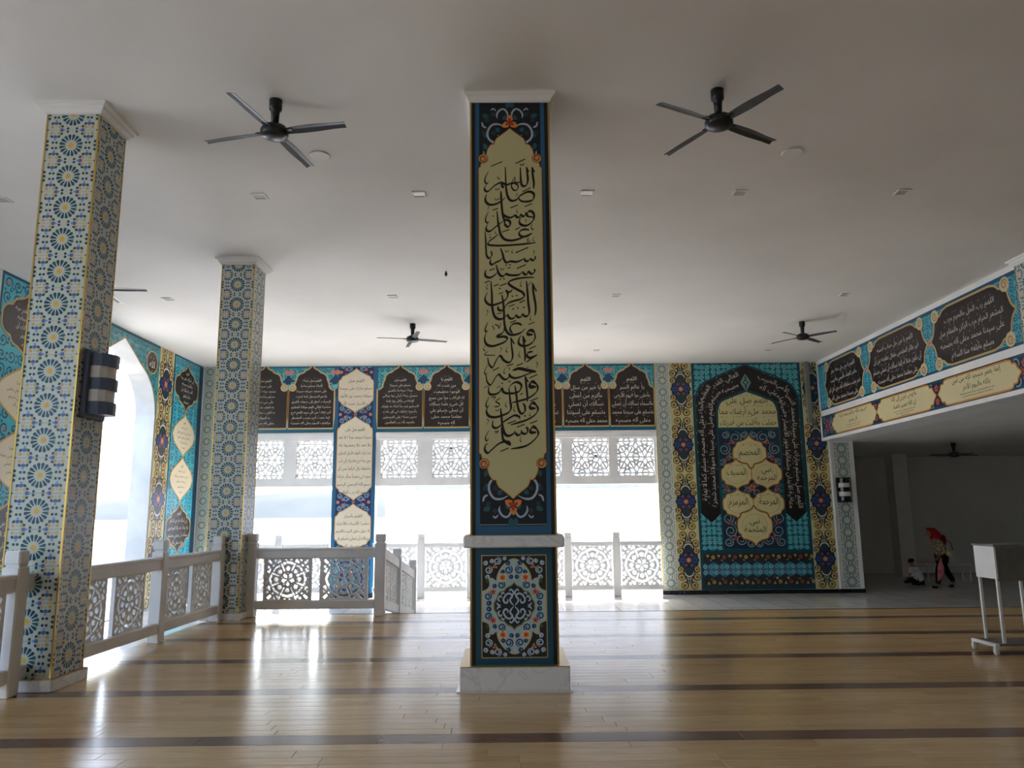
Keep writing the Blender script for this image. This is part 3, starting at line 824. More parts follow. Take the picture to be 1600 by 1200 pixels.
# text of the prayers on the panels
NARIYA = [['اللهم صل', 'على سيدنا', 'محمد صلاة كاملة', 'وسلم سلاما تاما', 'على نبي تنحل', 'به العقد وتنفرج', 'به الكرب وتقضى', 'به الحوائج', 'وعلى آله وصحبه'],
          ['اللهم صل صلاة', 'كاملة وسلم سلاما', 'على محمد حبيبك سيدنا', 'واسم المرسول كما شئت', 'التحيات فنظر إلى وجهك الكريم', 'وخشية لقائي للهم مولانا العظيم', 'أذن لعادة من كل سوء اللهم فرج', 'كما وعدت أمن يجيب المضطر', 'ويكشف السوء وعلى آله وصحبه'],
          ['اللهم صل', 'وسلم على سيدنا', 'صلاة وسلاما دائمين', 'وجميل صلاة أرقى بها مراقي', 'الإخلاص وأنال بها غاية', 'التسليم عدد ما أحاط به علمك', 'وأحصاه كتابك في كل وقت', 'وحين وصلاة على المرسلين', 'والحمد لله رب العالمين'],
          ['اللهم يا', 'من عنت له', 'الوجوه وخضعت', 'له الرقاب ويا من وسع', 'كل شيء علما نسألك', 'أن تصلي وتسلم على', 'معلمنا محمد وعلى', 'آله وصحبه'],
          ['اللهم', 'يا من لطفه', 'بخلقه شامل ويا من', 'خيره لعبده واصل', 'نسألك أن تصلي', 'محمد وعلى آله'],
          ['بسم', 'اللهم يا من', 'بأعداد أنعامه', 'منك نسألك أن', 'تصلي وتسلم على', 'محمد وعلى آله'],
          ['اللهم', 'يا خير من سئل', 'وأكرم من أعطى', 'نسألك أن تصلي', 'وتسلم على أسوتنا', 'محمد وعلى آله وصحبه'],
          ['اللهم', 'يا عالم السر', 'وأخفى ويا قيوم الأرض', 'والسماء نسألك أن تصلي', 'وتسلم على سيدنا محمد', 'وعلى آله وصحبه']]
CREAMT = (226, 216, 196)
def header(x0, x1, centers, wd, texts):
    z0, z1 = 3.655, ZC-.004
    b = slab('inscription_panel', FW, x0, x1, z0, z1, (28, 104, 128), wall_f)
    o = Orn(FW, base=.0004)
    o.rect(x0+.03, x1-.03, z0+.13, z1-.05, TURQ, 0)
    o.vines(x0+.03, x1-.03, 4.62, z1-.05, .17, (20, 52, 92), (24, 66, 100), PINK, 1, seed=3, flw=.0)
    hw = wd/2; done = set()
    for c in centers:
        for sx in (-1, 1):
            e = c+sx*hw
            if x0 < e < x1 and round(e, 2) not in done:
                done.add(round(e, 2)); o.flower(e-.06, z1-.16, .085, PINK, (200, 160, 120), 3, 6); o.flower(e+.06, z1-.16, .085, PINK, (200, 160, 120), 3, 6)
                o.poly([(e-.28, 4.9), (e-.08, 4.63), (e, 4.55), (e+.08, 4.63), (e+.28, 4.9), (e, 5.2)], (24, 66, 100), 1)
                o.disc(e, 4.88, .07, TURQ, 2, 10)
                for k in (-1, 1): o.spiral(e+k*.12, 4.93, .085, .02, 0, k*1.5, .02, (150, 214, 214), 3)
    o.build('scrollwork', b)
    for c, tx in zip(centers, texts):
        q = .0039
        R_ = [[(0, .0+424*q*.0)]]
        half = [[(0, 425*q), (14*q, 405*q), (40*q, 390*q), (56*q, 375*q)], [(56*q, 375*q), (80*q, 366*q), (96*q, 350*q), (100*q, 330*q)], [(100*q, 330*q), (112*q, 300*q), (118*q, 272*q), (146*q, 250*q)], [(146*q, 250*q), (151*q, 244*q), (151*q, 0)]]
        pts = []
        for sg in half:
            for p in crom(sg, 4): 
                if not pts or abs(p[0]-pts[-1][0])+abs(p[1]-pts[-1][1]) > 1e-6: pts.append(p)
        zb = z0+.13
        out = [(c+p[0], zb+p[1]) for p in pts]+[(c-p[0], zb+p[1]) for p in reversed(pts) if p[0] > 1e-6]
        lo, hi = x0+.03, x1-.03
        if c-hw < lo-.02 or c+hw > hi+.02: out = [(min(max(p[0], lo), hi), p[1]) for p in out]
        g = Orn(FW, lay=.0008, base=.0040)
        g.stroke(out, .085, (196, 178, 140), 0, 1, None, True)
        g.stroke(out, .03, GOLDC, 1, 1, None, True); g.poly(out, DARK, 2)
        for sx in (-1, 1):
            ex = c+sx*130*q
            if lo+.1 < ex < hi-.1:
                g.disc(ex, zb+275*q, .10, (206, 190, 150), 3, 14); g.spiral(ex, zb+275*q, .075, .02, 0, 1.4*sx, .022, (176, 140, 84), 4)
                g.disc(ex, zb+262*q, .0, (0, 0, 0), 3, 4) if False else None
        ca = g.build('cartouche', b, None)
        n = len(tx); big = n < 9
        lh = (1.34 if big else 1.28)/n
        ws = [.5, .82]+[1.08]*(n-2); ws = [.55, .8, .95]+[1.1]*(n-3) if big else [.6, .8, .98]+[1.12]*(n-3)
        write(FW, tx, c, zb+(1.36 if big else 1.34), lh, 1.1, CREAMT, b, .0085, .8, widths=ws, k=.66 if big else .6)
PW = 1.236
header(XO[2], XO[3], [-3.47+.618+PW*k for k in range(6)], PW, NARIYA[2:])
header(XO[0], XO[1], [-5.21-PW, -5.21], PW, NARIYA[0:2])

# inscribed pier between the two openings
def pier():
    x0, x1 = XO[1], XO[2]
    b = slab('inscription_panel', FW, x0, x1, ZL+.1, ZC-.004, (34, 96, 134), wall_f)
    xc = (x0+x1)/2; o = Orn(FW, base=.0004)
    o.rect(x0+.1, x1-.1, ZL+.16, ZC-.05, (30, 46, 92), 0)
    for zc in (5.27, 4.13, 1.83, .50):
        for sx in (-1, 1):
            for dz in (-1, 1):
                o.spiral(xc+sx*.19, zc+dz*.10, .085, .015, PI/2, sx*dz*1.5, .02, (140, 190, 214), 2); o.spiral(xc+sx*.35, zc+dz*.17, .075, .015, 0, sx*dz*1.5, .02, (140, 190, 214), 2)
                o.spiral(xc+sx*.40, zc+dz*.36, .05, .01, 0, -sx*dz*1.4, .016, (120, 176, 208), 2)
                o.flower(xc+sx*.27, zc+dz*.02+.05*dz, .045, (206, 130, 112), (170, 70, 60), 2); o.leaf(xc+sx*.08, zc+dz*.05, PI/2*dz-sx*dz*.9, .12, .05, (60, 110, 160), 1)
            o.flower(xc+sx*.40, zc, .05, (214, 150, 120), (170, 80, 70), 2)
        o.flower(xc, zc, .05, (190, 120, 90), (140, 70, 50), 2)
    o.vines(x0+.1, x1-.1, ZL+.2, .5, .19, (90, 186, 206), (60, 120, 170), (206, 150, 100), 2, seed=8, flw=.3)
    o.build('scrollwork', b)
    INKT = (64, 56, 50); CR = (226, 214, 190)
    sets = [(4.77, .60, ['اللهم صل', 'وسلم وبارك على سيدنا', 'ومولانا محمد نور الأنوار', 'وسر الأسرار وسيد الأبرار', 'وعلى آله وصحبه'], .205, .22),
            (2.98, 1.10, ['اللهم صل على', 'سيدنا محمد صلاة لا تعد', 'ولا تحد ولا يحصيها عاد', 'عدد ذرات الهواء والرمل المتكون', 'ومن جنة فرج واشتياق إلى قرب', 'واحفظنا بكل قرآنها ومن كل', 'سوء في سفرنا سائر حياتنا', 'بسم الله الرحمن الرحيم', 'والحمد لله رب العالمين'], .205, .24),
            (1.17, .62, ['اللهم بأسرار', 'حضرة الأنبياء والأولياء', 'لا حول بحق السر والاسم', 'نسألك أن تصلي وتسلم على', 'سيدنا محمد وعلى آله وصحبه'], .19, .21)]
    for zc, hh, tx, lh, top in sets:
        br = [[(0, 1), (.14, 1-.055/hh), (.4, 1-.13/hh), (.58, 1-.18/hh)], [(.58, 1-.18/hh), (.78, 1-.22/hh), (.86, 1-.29/hh)], [(.86, 1-.29/hh), (.97, 1-.33/hh), (1, 1-.40/hh)], [(1, 1-.40/hh), (1, 0)]]
        plate('cartouche', FW, half_outline(br, xc, zc, .465, hh), CR, (196, 160, 110), b, .0030, .022, (40, 50, 80))
        write(FW, tx, xc, zc+hh-top, lh, .88, INKT, b, .0062, .5, widths=[.5]+[.86]*(len(tx)-1), k=.56)
pier()
# narrow strip in the corner
sunflower_strip(FW, -7.93, .30, ZL+.15, ZC-.1, wall_f, 0)
slab('border_strip', FW, -7.765, -7.67, ZL+.1, ZC-.004, (24, 92, 112), wall_f)

# prayer-niche wall
def niche():
    zt, zb = ZC-.004, ZL+.105
    slab('border_strip', FW, 3.93, 3.972, zb, zt, (190, 176, 120), wall_f)
    sunflower_strip(FW, 4.152, .34, zb+.02, zt-.1, wall_f, 0)
    floral_strip(FW, 4.335, 4.935, zb, zt, [4.738, 3.25, 1.765, .275], wall_f)
    floral_strip(FW, 7.86, 8.46, zb, zt, [4.738, 3.25, 1.765, .275], wall_f)
    sunflower_strip(FW, 8.80, .40, zb+.02, 3.31, wall_f, 0)
    b = slab('niche_panel', FW, 4.935, 7.86, zb, zt, (20, 66, 78), wall_f)
    xc = 6.38; DT = (20, 74, 84)
    o = Orn(FW, base=.0004)
    o.rect(5.0, 7.80, 4.25, zt-.03, (34, 92, 108), 0)
    o.vines(5.0, 7.80, 4.25, zt-.03, .15, (104, 196, 200), (92, 182, 188), PINK, 1, wd=.030, seed=11, flw=.1)
    for x0, x1 in ((5.0, 5.53), (7.22, 7.78)):                     # turquoise panels under the ends of the band
        o.rect(x0, x1, .52, 1.5, (30, 84, 100), 0); o.vines(x0, x1, .52, 1.5, .13, (100, 192, 198), (90, 180, 186), PINK, 1, wd=.026, seed=4, flw=.12)
    o.rect(5.53, 7.22, .52, 4.9, (20, 44, 62), 0)
    o.build('scrollwork', b)
    def arch(hw, za, zs, zb_):                                     # pointed arch outline from the right foot to the left foot
        h = [(0, za), (hw*.3, za-(za-zs)*.22), (hw*.66, za-(za-zs)*.50), (hw*.88, za-(za-zs)*.74), (hw*.985, zs-.10), (hw, zs-.32), (hw, zb_)]
        up = crom(h[:6], 4)+[h[6]]
        return [(xc+p[0], p[1]) for p in reversed(up)]+[(xc-p[0], p[1]) for p in up[1:]]
    OUT = arch(1.385, 5.39, 4.62, 1.47); INN = arch(.82, 4.69, 4.28, 1.47)
    def dense(P, n):
        seg = [0]
        for i in range(1, len(P)): seg.append(seg[-1]+math.dist(P[i-1], P[i]))
        out = []; j = 0
        for k in range(n+1):
            t = seg[-1]*k/n
            while j < len(P)-2 and seg[j+1] < t: j += 1
            f_ = (t-seg[j])/max(1e-9, seg[j+1]-seg[j]); out.append((P[j][0]+(P[j+1][0]-P[j][0])*f_, P[j][1]+(P[j+1][1]-P[j][1])*f_))
        return out
    g = Orn(FW, lay=.0008, base=.0030); N = 60
    A, B = dense(OUT, N), dense(INN, N)
    for i in range(N): g.poly([A[i], A[i+1], B[i+1], B[i]], (30, 24, 24), 0)
    for sx in (0, 1):
        e0, e1 = (OUT[0], INN[0]) if sx == 0 else (OUT[-1], INN[-1])
        g.poly([e0, e1, ((e0[0]+e1[0])/2, 1.22)], (30, 24, 24), 0)
    g.stroke(OUT, .05, DT, 1, 1); g.stroke(INN, .05, DT, 1, 1)
    lz = [(xc, 5.14), (xc+.08, 5.02), (xc+.145, 4.90), (xc+.08, 4.78), (xc, 4.66), (xc-.08, 4.78), (xc-.145, 4.90), (xc-.08, 5.02)]
    g.poly(lz, (112, 140, 134), 1); g.flower(xc, 4.9, .09, DT, (170, 190, 180), 2, 4)
    for k in (-1, 1): g.leaf(xc, 4.9, PI/2*k, .2, .05, DT, 2)
    g.build('inscription_band', b, None)
    # two rows of white script following the band
    t = Orn(FW, base=.0060)
    words1 = 'اللهم صل وسلم وبارك على سيدنا محمد النبي الأمي الحبيب العالي القدر العظيم الجاه وعلى آله وصحبه وسلم كما لا نهاية لكمالك وعد كماله'.split()
    words2 = 'وعافية الأبدان وشفائها ونور الأبصار وضيائها وعلى آله وصحبه وسلم اللهم صل على سيدنا ومولانا محمد شجرة الأصل النورانية ولمعة القبضة الرحمانية'.split()
    for fr_, ws in ((.27, words1), (.68, words2)):
        path = dense([(A[i][0]+(B[i][0]-A[i][0])*fr_, A[i][1]+(B[i][1]-A[i][1])*fr_) for i in range(N+1)], 400)
        L = sum(math.dist(path[i], path[i+1]) for i in range(400)); hgt = .17
        s_ = .12; gap = .045; i = 0
        while s_ < L-.25:
            V2, F2, wd = text_mesh(ws[i % len(ws)]); i += 1; wl = wd*hgt*1.05
            mid = s_+wl/2
            if mid+wl/2 > L: break
            if abs(mid-L/2) < .3+wl/2*.4: s_ = L/2+.22 if s_ > L/2-.6 and s_ < L/2 else s_+.05; 
            mid = s_+wl/2
            k = min(399, int(mid/L*400)); p, q = path[max(0, k-12)], path[min(400, k+12)]
            an = math.atan2(q[1]-p[1], q[0]-p[0])+PI               # read from the right foot up and over
            t.line(ws[(i-1) % len(ws)], path[k][0]+.05*math.sin(an), path[k][1]-.05*math.cos(an), hgt*1.05, wl, (214, 206, 196), 0, rot=an, marks=1.2)
            s_ += wl+gap
    t.build('lettering', b)
    # cream head panel with three lines
    top = arch(.80, 4.66, 4.26, 3.68)
    plate('cartouche', FW, top, (206, 196, 142), DT, b, .0075, .03)
    write(FW, ['اللهم صل على', 'محمد ملء أرضك مما', 'حملت وأقلت من قدرتك'], xc, 4.56, .295, 1.45, (34, 30, 24), b, .0105, 1.4, widths=[1.1, 1.5, 1.5], k=.72)
    # scrolls around the medallions
    s = Orn(FW, base=.0020)
    SV = (128, 150, 160)
    for sx in (-1, 1):
        for zz, dx, rr in ((3.42, .36, .17), (3.50, .62, .11), (3.12, .66, .16), (2.78, .74, .10), (2.10, .0, .0), (1.33, .66, .16), (1.0, .62, .17), (.78, .36, .16), (.72, .68, .13), (3.5, .12, .10), (.68, .12, .11), (2.95, .50, .08), (1.2, .46, .06)):
            if rr: s.spiral(xc+sx*dx, zz, rr, rr*.25, PI/2, sx*1.7, .028, SV, 2)
        for zz, dx in ((3.3, .48), (2.87, .60), (1.22, .62), (.82, .50), (2.1, .66)):
            s.flower(xc+sx*dx, zz, .085, (188, 84, 78), (110, 40, 40), 2, 3, PI/2)
        s.spiral(xc+sx*.13, 2.21, .11, .02, 0, 1.5*sx, .025, SV, 2); s.spiral(xc+sx*.13, 1.99, .11, .02, 0, -1.5*sx, .025, SV, 2)
        for zz in (2.4, 2.1, 1.8): s.vines(xc+sx*.62-.2, xc+sx*.62+.2, zz-.15, zz+.15, .15, (70, 150, 160), (50, 120, 130), PINK, 1, seed=2, flw=.1)
    s.flower(xc, 2.1, .11, (196, 100, 70), (120, 50, 40), 3, 5)
    s.frame_rect(5.53, 7.22, .52, 3.66, .035, DT, 3)
    s.build('scrollwork', b)
    MED = [[(0, 1), (.1, .86), (.3, .74), (.48, .68)], [(.48, .68), (.72, .62), (.82, .42)], [(.82, .42), (.96, .3), (1, 0)]]
    KR = (206, 194, 140)
    for (cx, cz, hw, hh, tx) in ((xc-.01, 2.98, .44, .50, ['المخصم']), (xc-.385, 2.46, .40, .40, ['المسيف']), (xc+.40, 2.46, .40, .40, ['نبي', 'المرحمة']),
                                 (xc-.385, 1.69, .40, .40, ['المزمزم']), (xc+.41, 1.69, .40, .40, ['المرحمة']), (xc+.01, 1.13, .45, .50, ['نبي', 'الملحمة'])):
        ol = half_outline(MED, cx, cz, hw, hh)
        mh = .0060+.0052*(round(2.98*10)-round(cz*10) > 1)+.0052*(cz < 1.5) if True else 0; plate('cartouche', FW, ol, KR, (196, 134, 70), b, mh, .026, (60, 40, 34))
        d = Orn(FW, base=mh+.0034)
        for k in range(28):
            a = 2*PI*k/28; d.leaf(cx+hw*.74*math.cos(a), cz+hh*.62*math.sin(a), a+1.9, .05, .022, (150, 150, 118), 0)
        d.build('garland', b)
        write(FW, tx, cx, cz+(.17 if len(tx) == 1 else .22), .26 if len(tx) == 1 else .22, hw*1.25, (34, 30, 24), b, mh+.0038, 1.2, k=.95)
    # band of carpet-like ornament at the foot
    c = Orn(FW, base=.0018); x0, x1 = 4.985, 7.81
    c.rect(x0, x1, -.42, .47, (24, 62, 74), 0); c.rect(x0+.04, x1-.04, -.36, .42, (44, 36, 30), 1)
    c.rect(x0+.04, x1-.04, -.16, .22, (46, 118, 134), 2)
    for k in range(10):
        x = x0+.14+k*(x1-x0-.28)/9
        for zz, sg in ((.40, -1), (-.34, 1)):
            c.poly([(x-.045, zz), (x+.045, zz), (x, zz+sg*.08)], (176, 160, 104), 3); c.flower(x+.14, zz+sg*.06, .06, (160, 84, 60) if k % 3 else (200, 160, 80), (90, 40, 30), 3)
            c.disc(x+.07, zz+sg*.15, .035, (206, 160, 80), 3, 7); c.disc(x, zz+sg*.19, .04, (40, 90, 60), 3, 7)
            c.poly([(x-.14, .03-sg*.19), (x, .03-sg*.11), (x+.14, .03-sg*.19), (x, .03-sg*.27)], (28, 46, 60), 3)
        for dz in (-1, 1):
            c.spiral(x-.07, .03+dz*.075, .06, .015, PI/2*dz, 1.5*dz, .018, (140, 196, 204), 4); c.spiral(x+.07, .03+dz*.075, .06, .015, PI/2*dz, -1.5*dz, .018, (110, 170, 200), 4)
        c.flower(x, .03, .05, (90, 60, 90), (200, 120, 90), 5)
    c.build('scrollwork', b)
niche()
# conduit box fixed to the wall near the beam
MB().box(7.96, 8.07, YW-.12, YW-.02, 3.78, ZC).build('conduit', mat('grey_conduit', rough=.6, build=noisy((120, 120, 112), (130, 130, 122), 5.0)), wall_f)
MB().box(8.475, 8.52, YW-.045, YW, ZL+.1, 3.31).build('corner_trim', WHITE, wall_f)

# left wall
def band(c, w0, w1, key, mirror=False):
    b = slab('inscription_panel', LW, w0, w1, ZL+.05, ZC-.004, (20, 72, 96), wall_l)
    o = Orn(LW, base=.0004); xc = (w0+w1)/2
    o.rect(w0+.05, w1-.05, ZL+.1, ZC-.05, (72, 176, 190), 0)
    o.vines(w0+.05, w1-.05, .2, ZC-.05, .235, (22, 66, 104), (20, 84, 110), PINK, 1, seed=key, flw=.12)
    o.build('scrollwork', b)
    for (z1_, z0_, kind, tx) in ((5.32, 4.07, 'd', ['اللهم', 'إني أسألك بقدر جيه', 'وبالأنبياء وبحاجه', 'أقف لا أسألك أن', 'ذلك بالفقر', 'وصحبه']), (4.03, 2.97, 'c', ['اللهم', 'كن بي محبا', 'صل لي ربي أن تصلي وتغني', 'وإنسان أن تصلي وتسلم', 'سيدنا وعلى آله', 'وصحبه']),
                                 (2.96, 1.87, 'c', ['اللهم', 'يا من محضنا', 'صل لي وهدى نفسي جملة', 'أن نسألك أن تصلي', 'سيد المرسلين', 'وصحبه']), (1.85, .59, 'd', ['اللهم', 'إني أسألك قوة من لا تنام', 'ولا يراك أحد إلا الموقنون', 'نسألك أن تصلي وتسلم', 'عليه وعلى آله'])):
        cz, hh = (z1_+z0_)/2, (z1_-z0_)/2
        if kind == 'd':
            plate('cartouche', LW, half_outline(LOBED, xc, cz, .70, hh), (52, 40, 36), (196, 160, 90), b, .0045, .035)
            write(LW, tx, xc, cz+hh*.72, hh*1.4/len(tx), 1.2, (220, 212, 200), b, .0075, .8, widths=[.4, 1.0, 1.3, 1.3, .9, .5][:len(tx)], k=.7)
        else:
            plate('cartouche', LW, half_outline(EYE, xc, cz, .66, hh), (222, 208, 178), (196, 160, 90), b, .0045, .035)
            write(LW, tx, xc, cz+hh*.72, hh*1.4/len(tx), 1.0, (70, 60, 52), b, .0075, .8, widths=[.35, .7, 1.1, 1.1, .8, .4][:len(tx)], k=.6)
mirrorY = lambda y_: 2*ARCHES[0]-y_
band(19.2, 18.42, 19.98, 21)
band(12.7, mirrorY(19.98), mirrorY(18.42), 22)
FS = (17.62, 18.40)
cz4 = [4.60, 3.25, 1.90, .55]
floral_strip(LW, FS[0], FS[1], ZL+.05, ZC-.004, cz4, wall_l)
floral_strip(LW, mirrorY(FS[1]), mirrorY(FS[0]), ZL+.05, ZC-.004, cz4, wall_l)
slab('border_strip', LW, 19.98, 20.19, ZL+.05, ZC-.004, (20, 58, 82), wall_l)
slab('border_strip', LW, 11.70, 11.92, ZL+.05, ZC-.004, (204, 206, 198), wall_l)
# spandrels over the arch
def spandrel():
    ol = arch_outline(ARCHES[0])
    top = [p for p in ol if p[1] > 3.7]                              # right spring, over the apex, left spring
    for sg in (1, -1):
        side = [p for p in top if (p[0]-ARCHES[0])*sg >= -1e-6]
        side = sorted(side, key=lambda p: p[1])
        edge = ARCHES[0]+sg*1.66
        P = [(edge, 3.72)]+[(p[0]+(.02*sg if p[1] < 4.5 else 0), p[1]+.025) for p in side]+[(ARCHES[0], ZC-.01), (edge, ZC-.01)]
        b = Orn(LW, lay=.001, base=-.004); b.poly(P, (70, 150, 156), 0); pan = b.build('spandrel_panel', wall_l, None)
        o = Orn(LW, base=-.002)
        rnd2 = random.Random(3)
        z = 3.9
        while z < ZC-.1:
            # inner limit of the field at this height
            lim = max(abs(p[0]-ARCHES[0]) for p in ol if p[1] >= z-.02) if z < 5.2 else 0
            cand_ = [p for p in side]
            inner = 0
            for i in range(len(cand_)-1):
                a_, b_ = cand_[i], cand_[i+1]
                if a_[1] <= z <= b_[1]: inner = abs(a_[0]+(b_[0]-a_[0])*(z-a_[1])/max(1e-6, b_[1]-a_[1])-ARCHES[0])
            x = inner+.12
            while x < 1.60:
                o.spiral(ARCHES[0]+sg*x, z, .065, .012, rnd2.uniform(0, 6), 1.4*rnd2.choice((-1, 1)), .016, (22, 66, 96), 1)
                o.leaf(ARCHES[0]+sg*x, z, rnd2.uniform(0, 6), .09, .04, (206, 140, 110) if rnd2.random() < .18 else (24, 90, 110), 1); x += .145
            z += .14
        o.disc(ARCHES[0]+sg*1.30, 4.98, .27, (196, 160, 90), 3, 20); o.disc(ARCHES[0]+sg*1.30, 4.98, .24, (60, 46, 42), 4, 20)
        o.line('الله' if sg > 0 else 'محمد', ARCHES[0]+sg*1.30, 4.86, .22, .36, (220, 212, 204), 5, marks=3)
        o.rect(ARCHES[0]+sg*.0-.0, ARCHES[0]+sg*1.66, ZC-.07, ZC-.01, (24, 66, 76), 3) if sg > 0 else o.rect(ARCHES[0]-1.66, ARCHES[0], ZC-.07, ZC-.01, (24, 66, 76), 3)
        o.build('scrollwork', pan)
    e = Orn(LW, base=.006); e.stroke([(p[0], p[1]) for p in ol], .035, (150, 120, 70), 0, 1); e.build('arch_trim', wall_l, None)
spandrel()

# inscribed beam on the right
def beam_panels():
    b = slab('inscription_panel', BW, 11.90, YW-.09, 4.09, 5.34, (24, 84, 116), beam)
    o = Orn(BW, base=.0004); o.rect(11.9, YW-.09, 4.15, 5.27, (78, 172, 190), 0)
    o.vines(11.9, YW-.09, 4.15, 5.27, .16, (22, 66, 104), (20, 84, 110), PINK, 1, seed=31, flw=.06)
    for yy in (14.68, 17.38): o.flower(yy, 4.71, .09, PINK, (150, 70, 60), 2)
    o.build('scrollwork', b)
    T1 = [['اللهم يا من جل وعلا وعز', 'وقدر العباد وألبس جلابيب', 'تدبر مرتب سلطانك ألف من أهل البر', 'على سيدنا محمد وعلى آله'], ['اللهم يا من جل حباب قدسه', 'قبر طائر المقدس وتعال عظمته عن أن', 'أن يكون عدلا أو إلها نسألك أن تصلي وتسلم', 'على معلمنا محمد وعلى آله وصحبه'], ['اللهم رب الحل والحرم ورب', 'المشعر الحرام ورب الركن والمقام صل', 'على سيدنا محمد وعلى آله وصحبه', 'وسلم وأبلغه منا السلام']]
    for cy, tx, hw in ((18.62, T1[0], 1.13), (16.04, T1[1], 1.28), (13.36, T1[2], 1.28)):
        fr = lambda u, v, h, cy=cy: BW(2*cy-u, v, h)                 # text runs towards the camera side on the right
        ol = half_outline(WIDE, cy, 4.71, hw, .56)
        plate('cartouche', fr, ol, (42, 32, 32), (196, 164, 100), b, .0045, .04)
        k = Orn(fr, base=.0075)
        for sx in (-1, 1):
            for sz in (-1, 1): k.disc(cy+sx*hw*.83, 4.71+sz*.47, .13, (206, 190, 150), 0, 12); k.spiral(cy+sx*hw*.83, 4.71+sz*.47, .09, .02, 0, 1.4*sx*sz, .028, (170, 130, 80), 1)
        k.build('corner_scroll', b)
        write(fr, tx, cy, 5.14, .235, 1.9, (220, 212, 204), b, .0078, .9, widths=[hw*1.2, hw*1.5, hw*1.6, hw*1.3], k=.62)
    b2 = slab('inscription_panel', BW, 11.90, YW-.09, 3.39, 3.95, (26, 76, 100), beam)
    o = Orn(BW, base=.0004); o.rect(11.9, YW-.09, 3.44, 3.90, (24, 40, 76), 0)
    for yy in (12.05, 14.62, 17.12, 19.75):
        for sx in (-1, 1):
            for sz in (-1, 1):
                o.spiral(yy+sx*.2, 3.67+sz*.14, .10, .02, 0, sx*sz*1.5, .026, (130, 172, 190), 2); o.spiral(yy+sx*.42, 3.67+sz*.17, .07, .02, 0, -sx*sz*1.5, .022, (110, 160, 180), 2)
            o.flower(yy+sx*.09, 3.67, .08, (186, 90, 84), (120, 40, 40), 2)
        for sz in (-1, 1): o.flower(yy, 3.67+sz*.13, .08, (186, 90, 84), (120, 40, 40), 2)
    o.build('scrollwork', b2)
    T2 = [(['فتبينوا والله هداكم لنعمه عليه', 'كل ضمير'], ['Dan demikianlah Kami jelaskan kepada kamu', 'supaya kamu bersyukur kepada Allah'], 18.28), (['وأفوض أمري إلى الله', 'إن الله بصير بالعباد'], ['Dan aku sentiasa menyerahkan urusanku kepada', 'Allah, sesungguhnya Allah Maha Melihat', 'keadaan hambaNya'], 15.86),
          (['إنما يعمر مسجد الله من آمن', 'بالله واليوم الآخر'], ['Hanya yang memakmurkan masjid-masjid Allah itu ialah', 'orang yang beriman kepada Allah dan Hari Akhirat'], 13.36)]
    for tx, lt, cy in T2:
        fr = lambda u, v, h, cy=cy: BW(2*cy-u, v, h)
        WID2 = [[(0, 1), (.72, 1)], [(.72, 1), (.80, .92), (.82, .7)], [(.82, .7), (.90, .64), (.92, .4)], [(.92, .4), (.96, .2), (1, 0)]]
        plate('cartouche', fr, half_outline(WID2, cy, 3.67, 1.22, .245), (214, 202, 158), (190, 140, 76), b2, .0040, .03, (50, 36, 34))
        write(fr, tx, cy, 3.915, .165, 1.5, (40, 34, 28), b2, .0072, .9, widths=[1.75, 1.45], k=.78)
        o = Orn(fr, base=.0072)
        for i, s_ in enumerate(lt): o.line(s_, cy, 3.545-i*.052, .045, 1.7, (90, 84, 70), 0, latin=True)
        o.build('lettering', b2)
beam_panels()

# ------------------------------------------------------------------ the calligraphy pillar in the middle
PX0, PX1, PY = -.329, .418, 6.78
pc = tag(empty('pillar', ((PX0+PX1)/2, PY+.3735, 0)), 'dark central pillar with tall black calligraphy on a long cream cartouche', 'pillar')
pcx = (PX0+PX1)/2; ha = (PX1-PX0)/2
MB().box(-ha+.012, ha-.012, -ha+.012, ha-.012, 0, ZC-.005).build('shaft', BLACKST, pc, True)
# marble base with a sloping foot, waist ledge and crowning moulding
MB().bbox(-ha-.085, ha+.085, -ha-.085, ha+.085, .012, .205, .006).build('base_block', MARBLE, pc, True)
MB().box(-ha-.115, ha+.115, -ha-.08, ha+.115, 0, .012).build('base_foot', MARBLE, pc, True)
MB().box(-ha-.087, ha+.087, -ha-.087, ha+.087, .205, .209).build('base_trim', GOLD, pc, True)
MB().bbox(-ha-.062, ha+.062, -ha-.062, ha+.062, 1.178, 1.278, .012).build('ledge', MARBLE, pc, True)
MB().box(-ha-.05, ha+.05, -ha-.05, ha+.05, 1.278, 1.284).build('ledge_trim', GOLD, pc, True)
MB().lathe([(ha+.002, 5.345), (ha+.014, 5.345), (ha+.016, 5.36), (ha+.045, 5.40), (ha+.055, 5.40), (ha+.062, 5.439)], square=True).build('capital', CREAMW, pc, True)
PF = lambda u, v, h: (u, PY+.012-.012-h, v)
def slab_face(name, x0, x1, z0, z1, c):
    return slab(name, PF, x0, x1, z0, z1, c, pc)
